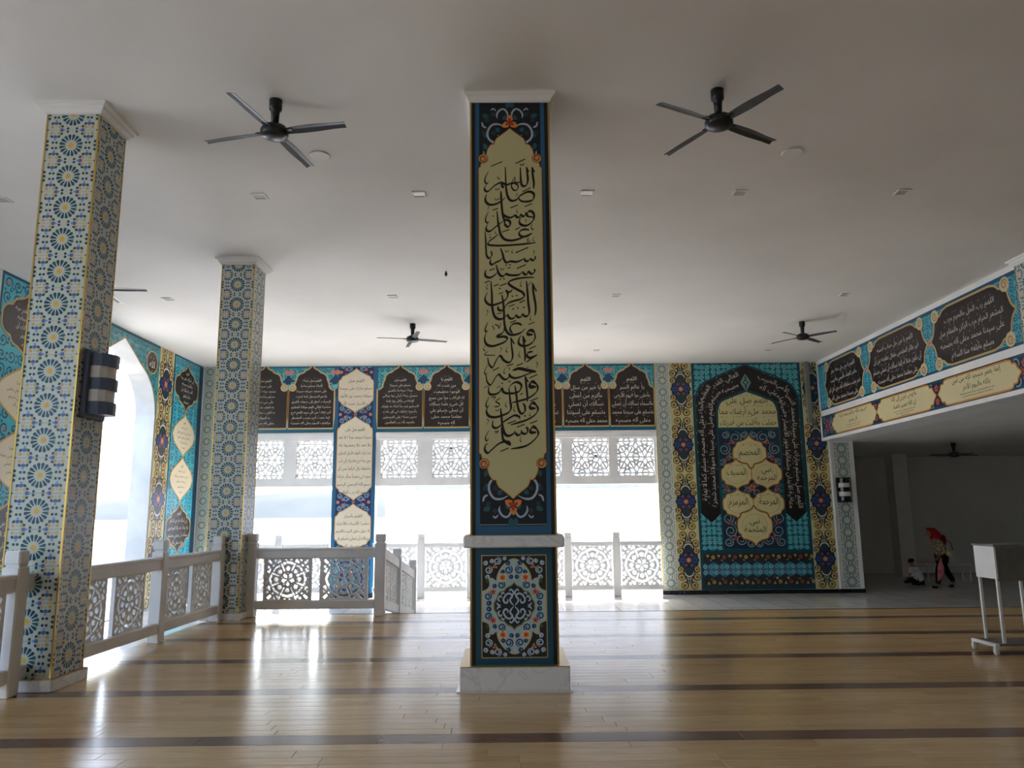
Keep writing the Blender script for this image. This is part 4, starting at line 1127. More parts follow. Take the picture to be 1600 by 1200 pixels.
def scroll_set(o, pt, SV, TL):
    """silver tendrils around the tip of the long cartouche; pt maps fractions to the panel"""
    for sx in (-1, 1):
        P = lambda pts: [pt(sx*a, b) for a, b in pts]
        o.stroke(crom(P([(.10, .42), (.26, .37), (.42, .38), (.52, .47), (.53, .58), (.44, .66), (.32, .67), (.27, .61), (.28, .55)]), 4), .020, SV, 3, .25)
        o.stroke(crom(P([(.44, .66), (.36, .75), (.36, .86), (.44, .94), (.54, .95), (.62, .88), (.63, .82)]), 4), .020, SV, 3, .25)
        o.stroke(crom(P([(.30, .27), (.31, .20), (.24, .13), (.14, .11), (.06, .17), (.05, .24)]), 4), .018, SV, 3, .25)
        o.stroke(crom(P([(.33, .14), (.40, .10), (.45, .13)]), 4), .014, SV, 3, .3)
        o.stroke(crom(P([(.56, .43), (.64, .40), (.67, .33)]), 4), .018, SV, 3, .25)
        for a, b, an, ln, wd in ((.06, .10, -1.7, .10, .05), (.56, .80, -1.2, .09, .045), (.25, .50, -.9, .07, .05), (.50, .25, -.4, .09, .05), (.60, .60, -1.8, .09, .045), (.17, .30, -2.2, .08, .04)):
            x, z = pt(sx*a, b); q_ = an if pt(0, 1)[1] < pt(0, 0)[1] else -an; o.leaf(x, z, -q_ if sx > 0 else PI+q_, ln*.8, wd, TL, 2)
        for a, b in ((.40, .2), (.55, .30), (.62, .52), (.4, .52), (.2, .62)):
            x, z = pt(sx*a, b); o.disc(x, z, .022, (42, 58, 70), 2, 8)
# side stripes are part of the upper and lower boards
NV, BL = (20, 26, 34), (40, 92, 128)
for zb_, zt_, nm in ((1.284, 5.35, 'calligraphy_panel'), (.209, 1.178, 'ornament_panel')):
    for rz in (PI/2, -PI/2, PI):                                  # plain dark boards on the other faces
        q = MB().box(-ha, ha, -ha, -ha+.012, zb_, zt_).build('side_board', BLACKST, pc, True); q.rotation_euler = (0, 0, rz)
up = slab_face('calligraphy_panel', PX0, PX1, 1.284, 5.345, (24, 24, 26))
o = Orn(PF, base=.0004)
xl, xr = PX0+.045, PX1-.045
o.rect(xl, xr, 1.284, 5.345, BL, 0); o.rect(xl+.038, xr-.038, 1.36, 5.345, NV, 1)
o.stroke([(xl+.038, 1.372), (xr-.038, 1.372)], .007, (130, 150, 170), 2, 1)
ww = (xr-xl-.076)/2
topz, botz = 5.345, 1.372
pcx_ = (xl+xr)/2
TIPU = onY(797, 202, PY).z; TIPL = onY(800, 778, PY).z
HT = topz-(TIPU-.36)
scroll_set(o, lambda a, b: (pcx_+a*ww*1.36, topz-b*.60), (176, 186, 200), (34, 92, 104))
scroll_set(o, lambda a, b: (pcx_+a*ww*1.36, botz+b*.60), (176, 186, 200), (34, 92, 104))
for zf, sg in ((TIPU+.02, 1), (TIPL-.02, -1)):                    # orange three-petalled flowers at the tips
    for an in (PI/2*sg, PI/2*sg+2.1, PI/2*sg-2.1):
        o.leaf(pcx_, zf+.045*sg, an, .085, .065, (226, 140, 64), 4); o.leaf(pcx_, zf+.045*sg, an, .05, .035, (188, 60, 40), 5)
o.build('scrollwork', up)
# long cartouche traced in panel coordinates: x as a share of the half width, z in metres from the tip
tip = [[(0, 0), (.10, .028), (.25, .062), (.42, .10)], [(.42, .10), (.47, .13), (.50, .165)], [(.50, .165), (.60, .165), (.70, .205), (.745, .25)], [(.745, .25), (.79, .31), (.90, .335), (.945, .39)], [(.945, .39), (1.0, .40), (1.0, .46)]]
rt = []
for sgm in tip:
    for p in (crom(sgm, 4) if len(sgm) > 2 else sgm):
        if not rt or abs(p[0]-rt[-1][0])+abs(p[1]-rt[-1][1]) > 1e-6: rt.append(p)
hwz = ww*1.0
ring = [(pcx_+p[0]*hwz, TIPU-p[1]) for p in rt]+[(pcx_+p[0]*hwz, TIPL+p[1]) for p in reversed(rt)]
ring += [(pcx_-p[0]*hwz, TIPL+p[1]) for p in rt[1:]]+[(pcx_-p[0]*hwz, TIPU-p[1]) for p in reversed(rt[1:])]
g = Orn(PF, lay=.0007, base=.0045)
g.stroke(ring, .030, (70, 30, 22), 0, 1, None, True); g.stroke(ring, .016, (216, 150, 76), 1, 1, None, True); g.poly(ring, (200, 192, 142), 2)
cart_ = g.build('cartouche', up, None)
g = Orn(PF, base=.0068)
for zz in (TIPU-.30, TIPL+.30):
    for sx in (-1, 1):
        cx = pcx_+sx*hwz*.875
        g.disc(cx, zz, .048, (70, 30, 22), 0, 16); g.disc(cx, zz, .043, (212, 150, 86), 1, 16); g.spiral(cx, zz, .036, .012, 0, 1.3*sx, .010, (110, 44, 30), 2); g.disc(cx, zz, .016, (226, 150, 84), 3, 8)
g.build('corner_scroll', up)

STROKES = """240
14:320,205 500,130|14:705,160 855,90|9:775,160 785,190 805,182 810,158|9:808,185 832,185 835,155|28:962,215 975,350 990,450 988,555|16:962,215 982,262 1005,295|28:875,215 890,330 896,430 875,495 835,515 800,490 786,400 780,220|16:875,215 893,260 912,295|26:797,430 750,458 640,470 560,492 480,458 390,498 330,550 270,598 230,580 222,540 250,488
18:690,365 655,440 640,500 660,560 700,582 735,560 742,500 700,470 695,370|30:485,470 500,520 530,530|28:545,215 550,400 560,560 585,680 640,742 720,725 770,670 830,630 890,605 950,605 995,650 970,730 880,755 790,745 745,690|9:700,695 730,655 715,625|14:815,600 940,540|20:285,280 238,370 226,440 258,475 285,440|10:420,365 445,408 485,365|9:390,550 402,575 420,566 422,550|9:422,565 448,565 448,535|28:475,590 482,700 492,850 510,980 545,1080|28:545,690 480,750 400,792 310,805 250,770 233,710 255,640|9:385,705 400,735 418,725 420,705|9:420,722 448,722 450,690
14:845,835 965,785|14:625,855 745,805|14:345,890 430,860|28:990,1000 900,985 885,950 915,905 965,915 992,960 985,1040 920,1108 850,1132 785,1110 765,1060 785,990|26:868,915 855,968 815,985 786,945|26:786,945 760,998 720,995 700,970 640,1002 580,1000 530,970 505,930|28:500,1065 560,1040 615,1065 620,1120 585,1148 545,1118 530,1070|9:735,860 720,910 745,932|9:855,1030 872,1060 860,1090|9:275,830 285,858 262,885|18:285,905 242,1000 240,1060 270,1090 300,1060|28:415,905 430,1060 445,1150 470,1260 530,1340 630,1363 740,1343 840,1302 965,1245|14:345,978 368,985
340
26:500,70 430,120 370,170 310,215 262,212 245,170 270,110|26:920,200 865,188 800,200 762,240 775,285 830,302 900,290 965,250|24:440,265 380,310 300,370 275,412 310,435 480,442 750,426 900,410 1020,395|14:495,232 610,190|14:700,195 775,155|12:965,100 950,160 975,195 990,170|10:920,325 890,335 895,355 915,352|10:910,352 885,385 942,368|9:995,300 975,350 1003,375|8:290,280 325,265|24:295,312 322,318|10:385,220 405,270|24:230,220 240,380 245,520 255,600 292,640 335,590 320,525|26:1015,600 1005,655 965,670 940,635|9:980,515 1000,550 978,600|26:940,635 905,680 865,682 838,640|26:838,640 790,672 720,696 650,690 612,690 560,705 525,655 500,560 470,480|26:515,630 450,682 400,702 340,738 308,710 320,650|26:548,742 572,750|26:608,736 632,744|12:580,800 630,780|16:705,555 905,470|9:545,510 555,540 572,530 590,535 595,508|10:660,500 645,540 665,560
26:1000,805 1005,845 960,886 930,868 905,835|26:905,835 880,890 842,886 818,846|26:818,846 760,895 680,906 600,900 555,885 510,920 460,900 430,840 400,740|15:725,800 865,740|9:470,790 482,822 500,812 518,815 525,785|26:458,962 482,970|26:512,956 538,965|26:430,850 380,902 310,942 250,930 228,890 240,820|14:295,830 385,800|14:220,1025 300,990|14:365,1075 440,1045|14:465,1070 570,1030|10:275,1030 250,1100 272,1130|26:448,1106 472,1114|10:800,990 780,1060 806,1085
430
26:960,100 900,170|26:995,38 850,42 700,65 600,110 620,160 720,222 812,272 840,330 790,376 700,400 610,430 550,480 530,530|28:875,95 890,250 905,450 920,580 890,640 842,640 815,600|28:970,130 985,280 1015,450 1020,560 1005,635|16:970,130 1000,200 1035,255|28:320,100 335,300 340,480 360,600 400,670 470,692 530,662 580,615|26:265,270 228,370 260,440 330,472 420,452 500,420 560,372 585,305 552,240|26:550,235 592,270 640,250 655,222|26:448,206 472,216|26:642,326 668,336|26:712,316 738,326|12:440,300 510,270|28:490,310 512,420 525,600 530,750 560,870 620,930 700,932 790,900 855,840|26:430,490 440,542 490,556 522,530
26:815,600 790,652 742,660 712,618|26:712,618 680,672 622,680 590,640 590,608|26:658,526 682,536|26:728,511 752,520|26:823,501 848,510|14:765,435 855,395|12:595,495 690,460|12:415,610 490,590|24:805,790 760,760 682,760 630,800 622,860 660,910|14:620,745 715,710|28:530,820 520,880 480,922 420,948 440,968 530,962 575,990 540,1042 430,1090 330,1112 250,1080 222,1000 240,920|20:275,735 232,840 245,890 278,862|12:345,790 375,855|12:380,775 430,790 450,835 475,745|9:250,550 276,570 245,645|10:945,635 930,690 957,710|12:905,775 1005,735|34:975,930 910,930 893,905 915,872 960,865 1000,900|26:1000,900 1012,975 970,1052 900,1096 820,1110 755,1070 760,1000 790,940
500
26:820,250 840,400 855,540 850,650|16:820,250 842,305 865,345|26:630,280 645,420 660,560 640,635 590,666 520,630 470,562 430,592 390,660 345,745 290,690 270,590|16:630,280 660,335 685,380|26:975,495 910,510 885,560 930,592 1045,545|24:870,665 960,600 1045,545|14:920,455 1025,410|10:230,400 205,460 232,490|10:585,420 555,480 582,510|9:470,430 486,460 455,525|10:775,490 755,550 782,590|12:280,490 222,546 390,555
34:1025,812 900,790 760,762 660,792|24:1025,800 880,852 780,892 690,910 620,880 612,840 600,900 540,932 480,890 450,852 400,890 350,972 310,1020 260,960 245,860|14:720,720 820,675|14:570,720 670,690|14:350,795 450,745|14:270,700 222,810 240,855 267,820|10:560,730 520,810 542,842|9:600,740 615,790|10:1030,660 1050,690 1025,755|8:875,750 915,730|34:1020,1040 940,1040 930,1000 970,965 1025,1000|26:1025,990 1052,1060 1020,1140 900,1225 780,1262 650,1295|14:920,910 1045,855|26:855,880 875,1050 890,1200 885,1280|16:855,880 880,935 905,975
590
34:1020,150 940,150 928,110 970,65 1025,100|26:585,190 640,112 720,72 792,112 782,190 710,240 600,250 520,230 490,170 460,222 390,262 310,262 283,210 290,140|26:486,86 510,95|9:215,160 270,135|9:415,160 465,135|9:580,65 625,60 600,90|28:605,180 620,350 635,470 600,542 500,592 380,622 290,602 253,540 260,480|26:695,130 715,250 735,420 760,520 802,566 850,530 850,450 820,400|12:775,270 825,245|18:295,300 245,410 262,465 297,430|12:325,310 395,305 350,352|14:470,320 395,372 450,410 440,452 370,455|10:570,370 545,430 572,465|10:700,430 675,500 702,535|9:395,500 405,525 420,515 438,520 440,495
34:1020,480 945,480 932,440 975,395 1025,430|26:1025,420 1056,500 1000,592 880,662 760,702 630,740|14:930,370 1055,320|26:840,595 866,606|9:935,540 920,590 942,602|26:770,650 760,612 690,592 600,640 520,692 470,752 400,790 350,762 350,670|14:585,720 710,675|14:730,775 850,730|28:470,480 485,600 500,750 540,880 600,912 680,872 700,830|26:700,860 740,902 790,872 800,822|26:800,850 832,880 880,868 896,812 870,770|34:1030,855 950,858 938,820 980,770 1035,805|26:1035,795 1062,880 1010,962 900,1052 780,1092 635,1115|14:930,720 1045,675|28:485,780 500,900 512,970 560,1010 630,1060|26:630,1050 600,1005 500,1010 420,1052 330,1132 270,1180 225,1130 235,1060 270,1030|14:470,1155 600,1100|16:290,830 237,930 255,992 287,950|12:375,850 440,842 390,882|10:800,910 775,980 797,1010|9:260,650 286,680 245,740"""
cal = Orn(PF, lay=.00012, base=.0076); y0 = 0; k = 0
for ln in STROKES.split('\n'):
    if ln.isdigit(): y0 = int(ln); continue
    for st_ in ln.split('|'):
        wd, pts = st_.split(':'); wd = float(wd)
        P = [onY(735+float(a.split(',')[0])/10, y0+float(a.split(',')[1])/10, PY) for a in pts.split()]
        P = [(p.x, p.z) for p in P]
        thin = wd < 18
        cal.stroke(crom(P, 5) if len(P) > 2 else P, wd*1.62/10/176.7, (26, 24, 18), k % 4, .75 if thin else .5, None if thin and len(P) == 2 else R(55)); k += 1
cal.build('calligraphy', up)

# lower ornament board
lo = slab_face('ornament_panel', PX0, PX1, .209, 1.178, (24, 24, 26))
o = Orn(PF, base=.0004)
o.rect(PX0+.045, PX1-.045, .209, 1.178, (26, 78, 96), 0)
a0, a1, b0, b1 = PX0+.092, PX1-.092, .262, 1.115
o.rect(a0, a1, b0, b1, (196, 164, 120), 1); o.rect(a0+.008, a1-.008, b0+.008, b1-.008, (40, 40, 34), 2)
cx, cz = (a0+a1)/2, (b0+b1)/2; hw, hh = (a1-a0)/2-.008, (b1-b0)/2-.008
SV, NB, LT = (190, 206, 218), (36, 62, 110), (150, 200, 206)
big = [[(0, .95), (.12, .93), (.30, .85), (.46, .72), (.54, .60), (.56, .50)], [(.56, .50), (.68, .56), (.80, .55)], [(.80, .55), (.78, .42), (.86, .34), (1, .30)], [(1, .30), (1, 0)]]
o.poly(half_outline(big, cx, cz, hw, hh), (206, 190, 150), 3); o.poly(half_outline(big, cx, cz, hw*.95, hh*.965), (176, 200, 196), 4)
for sx in (-1, 1):
    for sz in (-1, 1):
        q = lambda a, b: (cx+sx*a*hw, cz+sz*b*hh)
        def sp(a, b, r, tr, c, L, wd=.014, ph=0):
            x, z = q(a, b); o.spiral(x, z, r, r*.25, PI/2*sz+ph*sx*sz, tr*sx*sz, wd, c, L)
        for a, b, r in ((.52, .90, .034), (.80, .72, .034), (.84, .58, .020), (.30, .95, .016), (.70, .90, .018), (.90, .86, .020)): sp(a, b, r, 1.6, SV, 5, .011)
        x, z = q(.60, .79); o.flower(x, z, .026, (222, 150, 110), (190, 70, 50), 5, 3)
        x, z = q(.84, .45); o.leaf(x, z, PI/2, .05, .03, (60, 90, 70), 5)
        for a, b, r in ((.17, .72, .036), (.40, .42, .034), (.28, .60, .0), (.82, .20, .034), (.62, .40, .018), (.36, .68, .018), (.20, .86, .020), (.10, .58, .018), (.80, .06, .022)):
            if r: sp(a, b, r, 1.5, NB, 6, .012); x, z = q(a, b); o.disc(x, z, r*.45, LT, 5, 8)
        x, z = q(.36, .565); o.disc(x, z, .036, (232, 214, 170), 6, 12); o.flower(x, z, .030, (228, 120, 60), (170, 50, 30), 7, 6)
        x, z = q(.66, .28); o.flower(x, z, .028, (224, 96, 62), (150, 40, 30), 7, 5)
o.stroke([(cx, cz+hh*.9), (cx, cz+hh*.5)], .008, (220, 228, 226), 6); o.stroke([(cx, cz-hh*.9), (cx, cz-hh*.5)], .008, (220, 228, 226), 6)
ctr = [[(0, .46), (.08, .40), (.22, .36), (.30, .30)], [(.30, .30), (.46, .26), (.54, .14)], [(.54, .14), (.62, .06), (.62, 0)]]
o.poly(half_outline(ctr, cx, cz, hw*1.04, hh*1.04), (128, 110, 58), 7); o.poly(half_outline(ctr, cx, cz, hw*.97, hh*.97), (30, 38, 44), 8)
for sx in (-1, 1):
    for sz in (-1, 1):
        q = lambda a, b: (cx+sx*a*hw, cz+sz*b*hh)
        o.stroke(crom([q(.02, .01), q(.10, .07), q(.13, .13), q(.06, .20), q(.16, .25), q(.27, .21), q(.34, .12), q(.27, .06), q(.20, .09), q(.21, .14)], 4), .015, SV, 9, .4)
        o.stroke(crom([q(.06, .20), q(.02, .27), q(.10, .33), q(.15, .29)], 4), .013, SV, 9, .4)
        o.stroke(crom([q(.38, .16), q(.44, .20), q(.50, .13), q(.44, .09)], 4), .013, SV, 9, .4)
        o.stroke(crom([q(.42, .02), q(.50, .02), q(.54, .07)], 4), .012, SV, 9, .4); o.stroke(crom([q(.30, .24), q(.36, .27), q(.40, .22)], 4), .012, SV, 9, .4)
o.build('scrollwork', lo)
for x in (PX0+.004, PX1-.004):
    MB().box(x-.008, x+.008, PY-.006, PY+.01, .209, 1.178).build('corner_trim', GOLD, pc); MB().box(x-.008, x+.008, PY-.006, PY+.01, 1.284, 5.345).build('corner_trim', GOLD, pc)

# ------------------------------------------------------------------ ceiling fans
def blade_mesh(name, parent):
    V, F = [], []; n = 10
    for i in range(n+1):
        t = i/n; r = .115+.615*t
        wd = .072+.022*math.sin(PI*min(1, t*1.25))*(1 if t < .8 else 1)+.010*t
        tw = R(17-8*t); sag = -.012*t*t
        for s_, off in ((-.5, 0), (0, .010), (.5, 0)):
            x = s_*wd
            for th in (0, .006): V.append((x*math.cos(tw), r+(.014 if s_ > 0 and i == n else 0), x*math.sin(tw)+off*math.cos(tw)+sag+th))
    for i in range(n):
        a, b = i*6, (i+1)*6
        for j in range(2):
            F.append((a+2*j, a+2*j+2, b+2*j+2, b+2*j)); F.append((a+2*j+1, b+2*j+1, b+2*j+3, a+2*j+3))
        F.append((a, b, b+1, a+1)); F.append((a+4, a+5, b+5, b+4))
    F.append((0, 1, 3, 2)); F.append((2, 3, 5, 4)); e = n*6; F.append((e, e+2, e+3, e+1)); F.append((e+2, e+4, e+5, e+3))
    return obj_from(name, V, F, FANB, parent, True)
def make_fan(loc, ang, label):
    f = tag(empty('ceiling_fan', loc, 0), label, 'fan', 'black four-bladed ceiling fans')
    MB().lathe([(.062, -.002), (.060, -.10), (.045, -.108), (.040, -.15), (.034, -.25)], seg=20).build('downrod', FANM, f, True, True)
    MB().lathe([(.034, -.245), (.07, -.262), (.115, -.285), (.132, -.32), (.132, -.355), (.118, -.375), (.07, -.392), (.02, -.398)], seg=28).build('motor', FANM, f, True, True)
    for k in range(4):
        a = ang+k*PI/2-PI/2
        br = MB().box(-.026, .026, .10, .19, -.335, -.325).build('blade_arm', FANM, f, True); br.rotation_euler = (0, 0, a)
        b = blade_mesh('blade', f); b.location = (0, 0, -.338); b.rotation_euler = (0, 0, a)
    return f
make_fan((-2.22, 6.875, ZC), R(77), 'black four-bladed ceiling fan between the two left pillars and the calligraphy pillar, near camera')
make_fan((2.03, 6.741, ZC), R(30), 'black four-bladed ceiling fan right of the calligraphy pillar, near camera')
make_fan((-1.975, 15.675, ZC), R(16), 'small distant black ceiling fan above the pierced window screens, left of the calligraphy pillar')
make_fan((6.25, 15.75, ZC), R(40), 'small distant black ceiling fan in front of the prayer niche')
make_fan((-6.55, 11.95, ZC), R(3), 'ceiling fan mostly hidden behind the left pillar, one blade tip showing')
make_fan((12.25, 21.0, 3.31), R(8), 'ceiling fan in the dark side hall under the beam')

# ------------------------------------------------------------------ ceiling fittings
def speaker_disc(x, y, label):
    s_ = tag(empty('ceiling_speaker', (x, y, ZC)), label, 'speaker', 'round ceiling speakers')
    MB().lathe([(.098, -.001), (.116, -.001), (.118, -.008), (.108, -.014), (.098, -.012)], seg=28).build('rim', CREAMW, s_, True, True)
    MB().lathe([(.001, -.010), (.098, -.008), (.098, -.002)], seg=24).build('grille', SPKG2, s_, True)
SPKG2 = mat('ceiling_grille', rough=0.7, build=noisy((112, 110, 104), (128, 126, 118), 200.0))
speaker_disc(-2.073, 8.031, 'round ceiling speaker beside the near left fan')
speaker_disc(3.223, 8.028, 'round ceiling speaker beside the near right fan')
LAMPF = mat('downlight_glass', rough=0.3, build=noisy((176, 170, 158), (190, 184, 172), 30.0))
proto = None
spots = [(-3.095, 9.12, 'above the far side of the near left fan'), (-1.085, 9.09, 'just left of the calligraphy pillar top'), (1.022, 9.09, 'just right of the calligraphy pillar top'), (2.957, 9.11, 'beyond the near right fan'), (5.015, 9.12, 'rightmost of the near row'), (-6.343, 9.17, 'at the left edge of the photo'),
         (-6.237, 13.67, 'middle row, left of the corner pillar'), (-2.097, 13.62, 'middle row, over the distant left fan'), (2.027, 13.65, 'middle row, right of the calligraphy pillar'), (6.273, 13.72, 'middle row, over the distant right fan'), (2.203, 18.43, 'far row, over the far windows'), (6.484, 18.59, 'far row, over the prayer niche')]
for x, y, wh in spots:
    if proto is None:
        p = empty('downlight', (x, y, ZC)); proto = p
        fr_ = MB()
        a, b = .085, .065
        fr_.box(-a, a, -a, -b, -.014, -.001).box(-a, a, b, a, -.014, -.001).box(-a, -b, -b, b, -.014, -.001).box(b, a, -b, b, -.014, -.001)
        fr_.build('rim', CREAMW, p, True); MB().box(-b, b, -b, b, -.006, -.001).build('diffuser', LAMPF, p, True)
    else:
        p = copy_tree(proto); p.location = (x, y, ZC)
    tag(p, 'square recessed downlight, '+wh, 'light', 'square recessed downlights')
for x, y, lb in ((2.068, 15.8, 'tiny round detector on the ceiling beyond the calligraphy pillar'), (-.543, 13.58, 'tiny round detector on the ceiling beside the top of the pillar')):
    d_ = tag(empty('smoke_detector', (x, y, ZC)), lb, 'detector')
    MB().lathe([(.06, -.001), (.058, -.02), (.04, -.034), (.012, -.038)], seg=18).build('housing', CREAMW, d_, True, True)
d_ = tag(MB().lathe([(.012, -.001), (.012, -.02), (.024, -.03), (.022, -.07), (.008, -.085)], (-.995, 12.18, ZC), 12).build('ceiling_hook', FANM, None, True, True), 'small dark hook hanging from the ceiling left of the calligraphy pillar', 'hook')

# ------------------------------------------------------------------ column loudspeakers
def column_speaker(loc, rz, label, dark=False):
    s_ = tag(empty('column_speaker', loc, rz), label, 'loudspeaker')
    m = SPK if not dark else BLACKST
    MB().bbox(-.19, .19, -.05, -.002, -.32, .32, .01).build('back_plate', m, s_, True)
    def bulge(z0, z1, dp, name, mm):
        prof = [(-.135, -.05), (-.13, -.05-dp*.55), (-.085, -.05-dp*.9), (0, -.05-dp), (.085, -.05-dp*.9), (.13, -.05-dp*.55), (.135, -.05)]
        V = [(x, y, z) for z in (z0, z1) for x, y in prof]; n = len(prof)
        F = [(i, i+1, n+i+1, n+i) for i in range(n-1)]+[tuple(reversed(range(n))), tuple(range(n, 2*n)), (n-1, 0, n, 2*n-1)]
        obj_from(name, V, F, mm, s_, True)
    bulge(-.285, -.165, .17, 'body_band', m); bulge(-.165, -.052, .145, 'grille', SPKG)
    bulge(-.052, .06, .17, 'body_band', m); bulge(.06, .172, .145, 'grille', SPKG); bulge(.172, .29, .17, 'body_band', m)
zs = onX(150, 605, -3.94).z
column_speaker((-3.94, 7.19, zs), PI/2, 'dark blue column loudspeaker with two pale grilles on the near left pillar')
column_speaker((8.765, YW-.016, 2.03), 0, 'small black column loudspeaker with two pale grilles on the tiled strip right of the niche', True)

# ------------------------------------------------------------------ wheeled counter at the right edge
LAM = mat('grey_laminate', rough=0.5, build=noisy((92, 92, 88), (102, 102, 98), 8.0))
WLAM = mat('white_laminate', rough=0.4, build=noisy((214, 214, 216), (222, 222, 224), 5.0))
STEEL = mat('painted_steel', rough=0.35, build=noisy((206, 206, 204), (216, 216, 214), 8.0))
RUB = mat('caster_rubber', rough=0.6, build=noisy((196, 194, 190), (206, 204, 200), 20.0))
ct = tag(empty('wheeled_counter', (5.04, 8.12, 0)), 'wheeled counter with a white end panel, grey front and thin white legs', 'counter')
MB().box(.0, .018, 0, .35, .755, 1.085).build('end_panel', WLAM, ct, True)
MB().box(.018, 1.5, 0, .02, .735, 1.075).build('front_panel', LAM, ct, True)
MB().box(1.482, 1.5, .02, .35, .755, 1.085).build('end_panel', WLAM, ct, True)
MB().bbox(-.012, 1.512, -.015, .365, 1.085, 1.105, .004).build('top', LAM, ct, True)
for x, y in ((.022, .028), (.022, .325), (.262, .028), (1.47, .028), (1.47, .325), (1.23, .028)):
    MB().box(x-.013, x+.013, y-.013, y+.013, .115, .76).build('leg', STEEL, ct, True)
fb = MB().box(-.10, -.06, -.02, .40, .085, .115).box(1.56, 1.60, -.02, .40, .085, .115); fb.build('base_rail', STEEL, ct, True)
MB().box(-.06, 1.56, .0, .36, .09, .113).build('base_shelf', LAM, ct, True)
for x in (-.08, 1.58):
    for y in (0.0, .375):
        c_ = MB().lathe([(.014, 0), (.036, .002), (.036, .026), (.014, .028)], (x-.014, y+.01, .038), 16, axis='x').build('caster', RUB, ct, True, True)
        MB().box(x-.02, x+.02, y-.012, y+.02, .068, .086).box(x-.022, x-.016, y-.01, y+.025, .03, .07).box(x+.016, x+.022, y-.01, y+.025, .03, .07).build('fork', STEEL, c_, True)
# black-framed board standing in the hall behind the counter
bd = tag(empty('notice_board', (9.55, 12.0, ZL)), 'black-framed grey board on legs behind the wheeled counter', 'board')
zl, zh = 1.40, 2.06
MB().box(0, .045, 0, .04, zl, zh).box(1.1, 1.145, 0, .04, zl, zh).box(.045, 1.1, 0, .04, zh-.045, zh).box(.045, 1.1, 0, .04, zl, zl+.045).build('frame', BLACKST, bd, True)
MB().box(.045, 1.1, .012, .03, zl+.045, zh-.045).build('board_sheet', LAM, bd, True)
for x in (.2, .95): MB().box(x-.02, x+.02, -.02, .02, 0, zl).box(x-.02, x+.02, -.25, .25, 0, .04).build('leg', BLACKST, bd, True)

# column and low bench in the side hall
MB().bbox(12.48, 12.96, 24.9, 25.4, ZL, 3.31, .01).build('column', CREAMW, tag(empty('column', (12.72, 25.15, ZL)), 'plain pale square column in the dark side hall', 'column'))
bench = tag(empty('low_table', (12.9, 23.2, ZL)), 'low white-topped table behind the sitting boy', 'table')
MB().bbox(-.7, .7, -.25, .25, .46, .50, .008).build('top', WLAM, bench, True)
for x in (-.62, .62):
    for y in (-.2, .2): MB().box(x-.02, x+.02, y-.02, y+.02, 0, .46).build('leg', STEEL, bench, True)

# ------------------------------------------------------------------ two people in the side hall
SKIN = mat('skin', rough=0.6, build=noisy((150, 108, 84), (162, 118, 92), 8.0))
def cloth(name, a, b, sc=10.0): return mat(name, rough=0.85, spec=0.2, build=noisy(a, b, sc))
def blob(name, verts, edges, m, parent, sub=2):
    """tapering figure grown around a skeleton: verts are (x, y, z, radius)"""
    me = bpy.data.meshes.new(name); me.from_pydata([v[:3] for v in verts], edges, [])
    me.materials.append(m)
    o_ = bpy.data.objects.new(name, me); link(o_, parent)
    sk = o_.modifiers.new('skin', 'SKIN'); sk.use_smooth_shade = True
    if not me.skin_vertices: me.skin_vertices.new()
    for i, v in enumerate(verts):
        r_ = v[3]; me.skin_vertices[0].data[i].radius = r_ if isinstance(r_, tuple) else (r_, r_)
    me.skin_vertices[0].data[0].use_root = True
    s2 = o_.modifiers.new('smooth', 'SUBSURF'); s2.levels = sub; s2.render_levels = sub
    return o_
def hand(parent, base, d, m):
    """palm with five unequal curled fingers"""
    b = Vector(base); d = Vector(d).normalized(); s_ = d.cross(Vector((0, 1, 0)) if abs(d.y) < .8 else Vector((1, 0, 0))).normalized(); n = d.cross(s_)
    V = [(*b, .024), (*(b+d*.045), .026), (*(b+d*.075), .022)]; E_ = [(0, 1), (1, 2)]
    for off, ln in ((-.028, .060), (-.009, .072), (.010, .066), (.028, .052)):
        i = len(V); p = b+d*.078+s_*off
        V += [(*p, .0085), (*(p+d*ln*.5-n*.012), .0078), (*(p+d*ln*.75-n*.034), .0066)]; E_ += [(2, i), (i, i+1), (i+1, i+2)]
    i = len(V); p = b+d*.02-s_*.034
    V += [(*p, .010), (*(p+d*.03-s_*.02-n*.014), .009), (*(p+d*.055-s_*.014-n*.03), .0075)]; E_ += [(1, i), (i, i+1), (i+1, i+2)]
    return V, E_
def figure(parent, V, E_, hands):
    for at_, d in hands:
        hv, he = hand(parent, V[at_][:3], d, SKIN); k = len(V)
        V = V+hv; E_ = E_+[(at_, k)]+[(a+k, b+k) for a, b in he]
    return blob('body', V, E_, SKIN, parent)
def face(parent, c, fwd, up, r, m=None):
    """eyes, brows, nose and mouth set on the head"""
    c = Vector(c); f_ = Vector(fwd).normalized(); u_ = Vector(up).normalized(); s_ = f_.cross(u_).normalized()
    mb = MB()
    EY = mat('eye', (20, 18, 16), 0.3)
    for k in (-1, 1): mb.lathe([(.001, -.009), (.008, -.004), (.009, .003), (.001, .008)], tuple(c+f_*r*.93+s_*k*r*.36+u_*r*.05), 8)
    mb.build('eyes', EY, parent, True, True)
    ns = MB().tube([c+f_*r*.9+u_*r*.05, c+f_*r*1.12-u_*r*.25, c+f_*r*.98-u_*r*.32], [.008, .015, .010], 8); ns.build('nose', SKIN, parent, True, True)
    MB().tube([c+f_*r*.9-u_*r*.55+s_*r*.25, c+f_*r*.99-u_*r*.52, c+f_*r*.9-u_*r*.55-s_*r*.25], [.004, .009, .004], 6).build('mouth', mat('lips', (132, 74, 66), .5), parent, True, True)
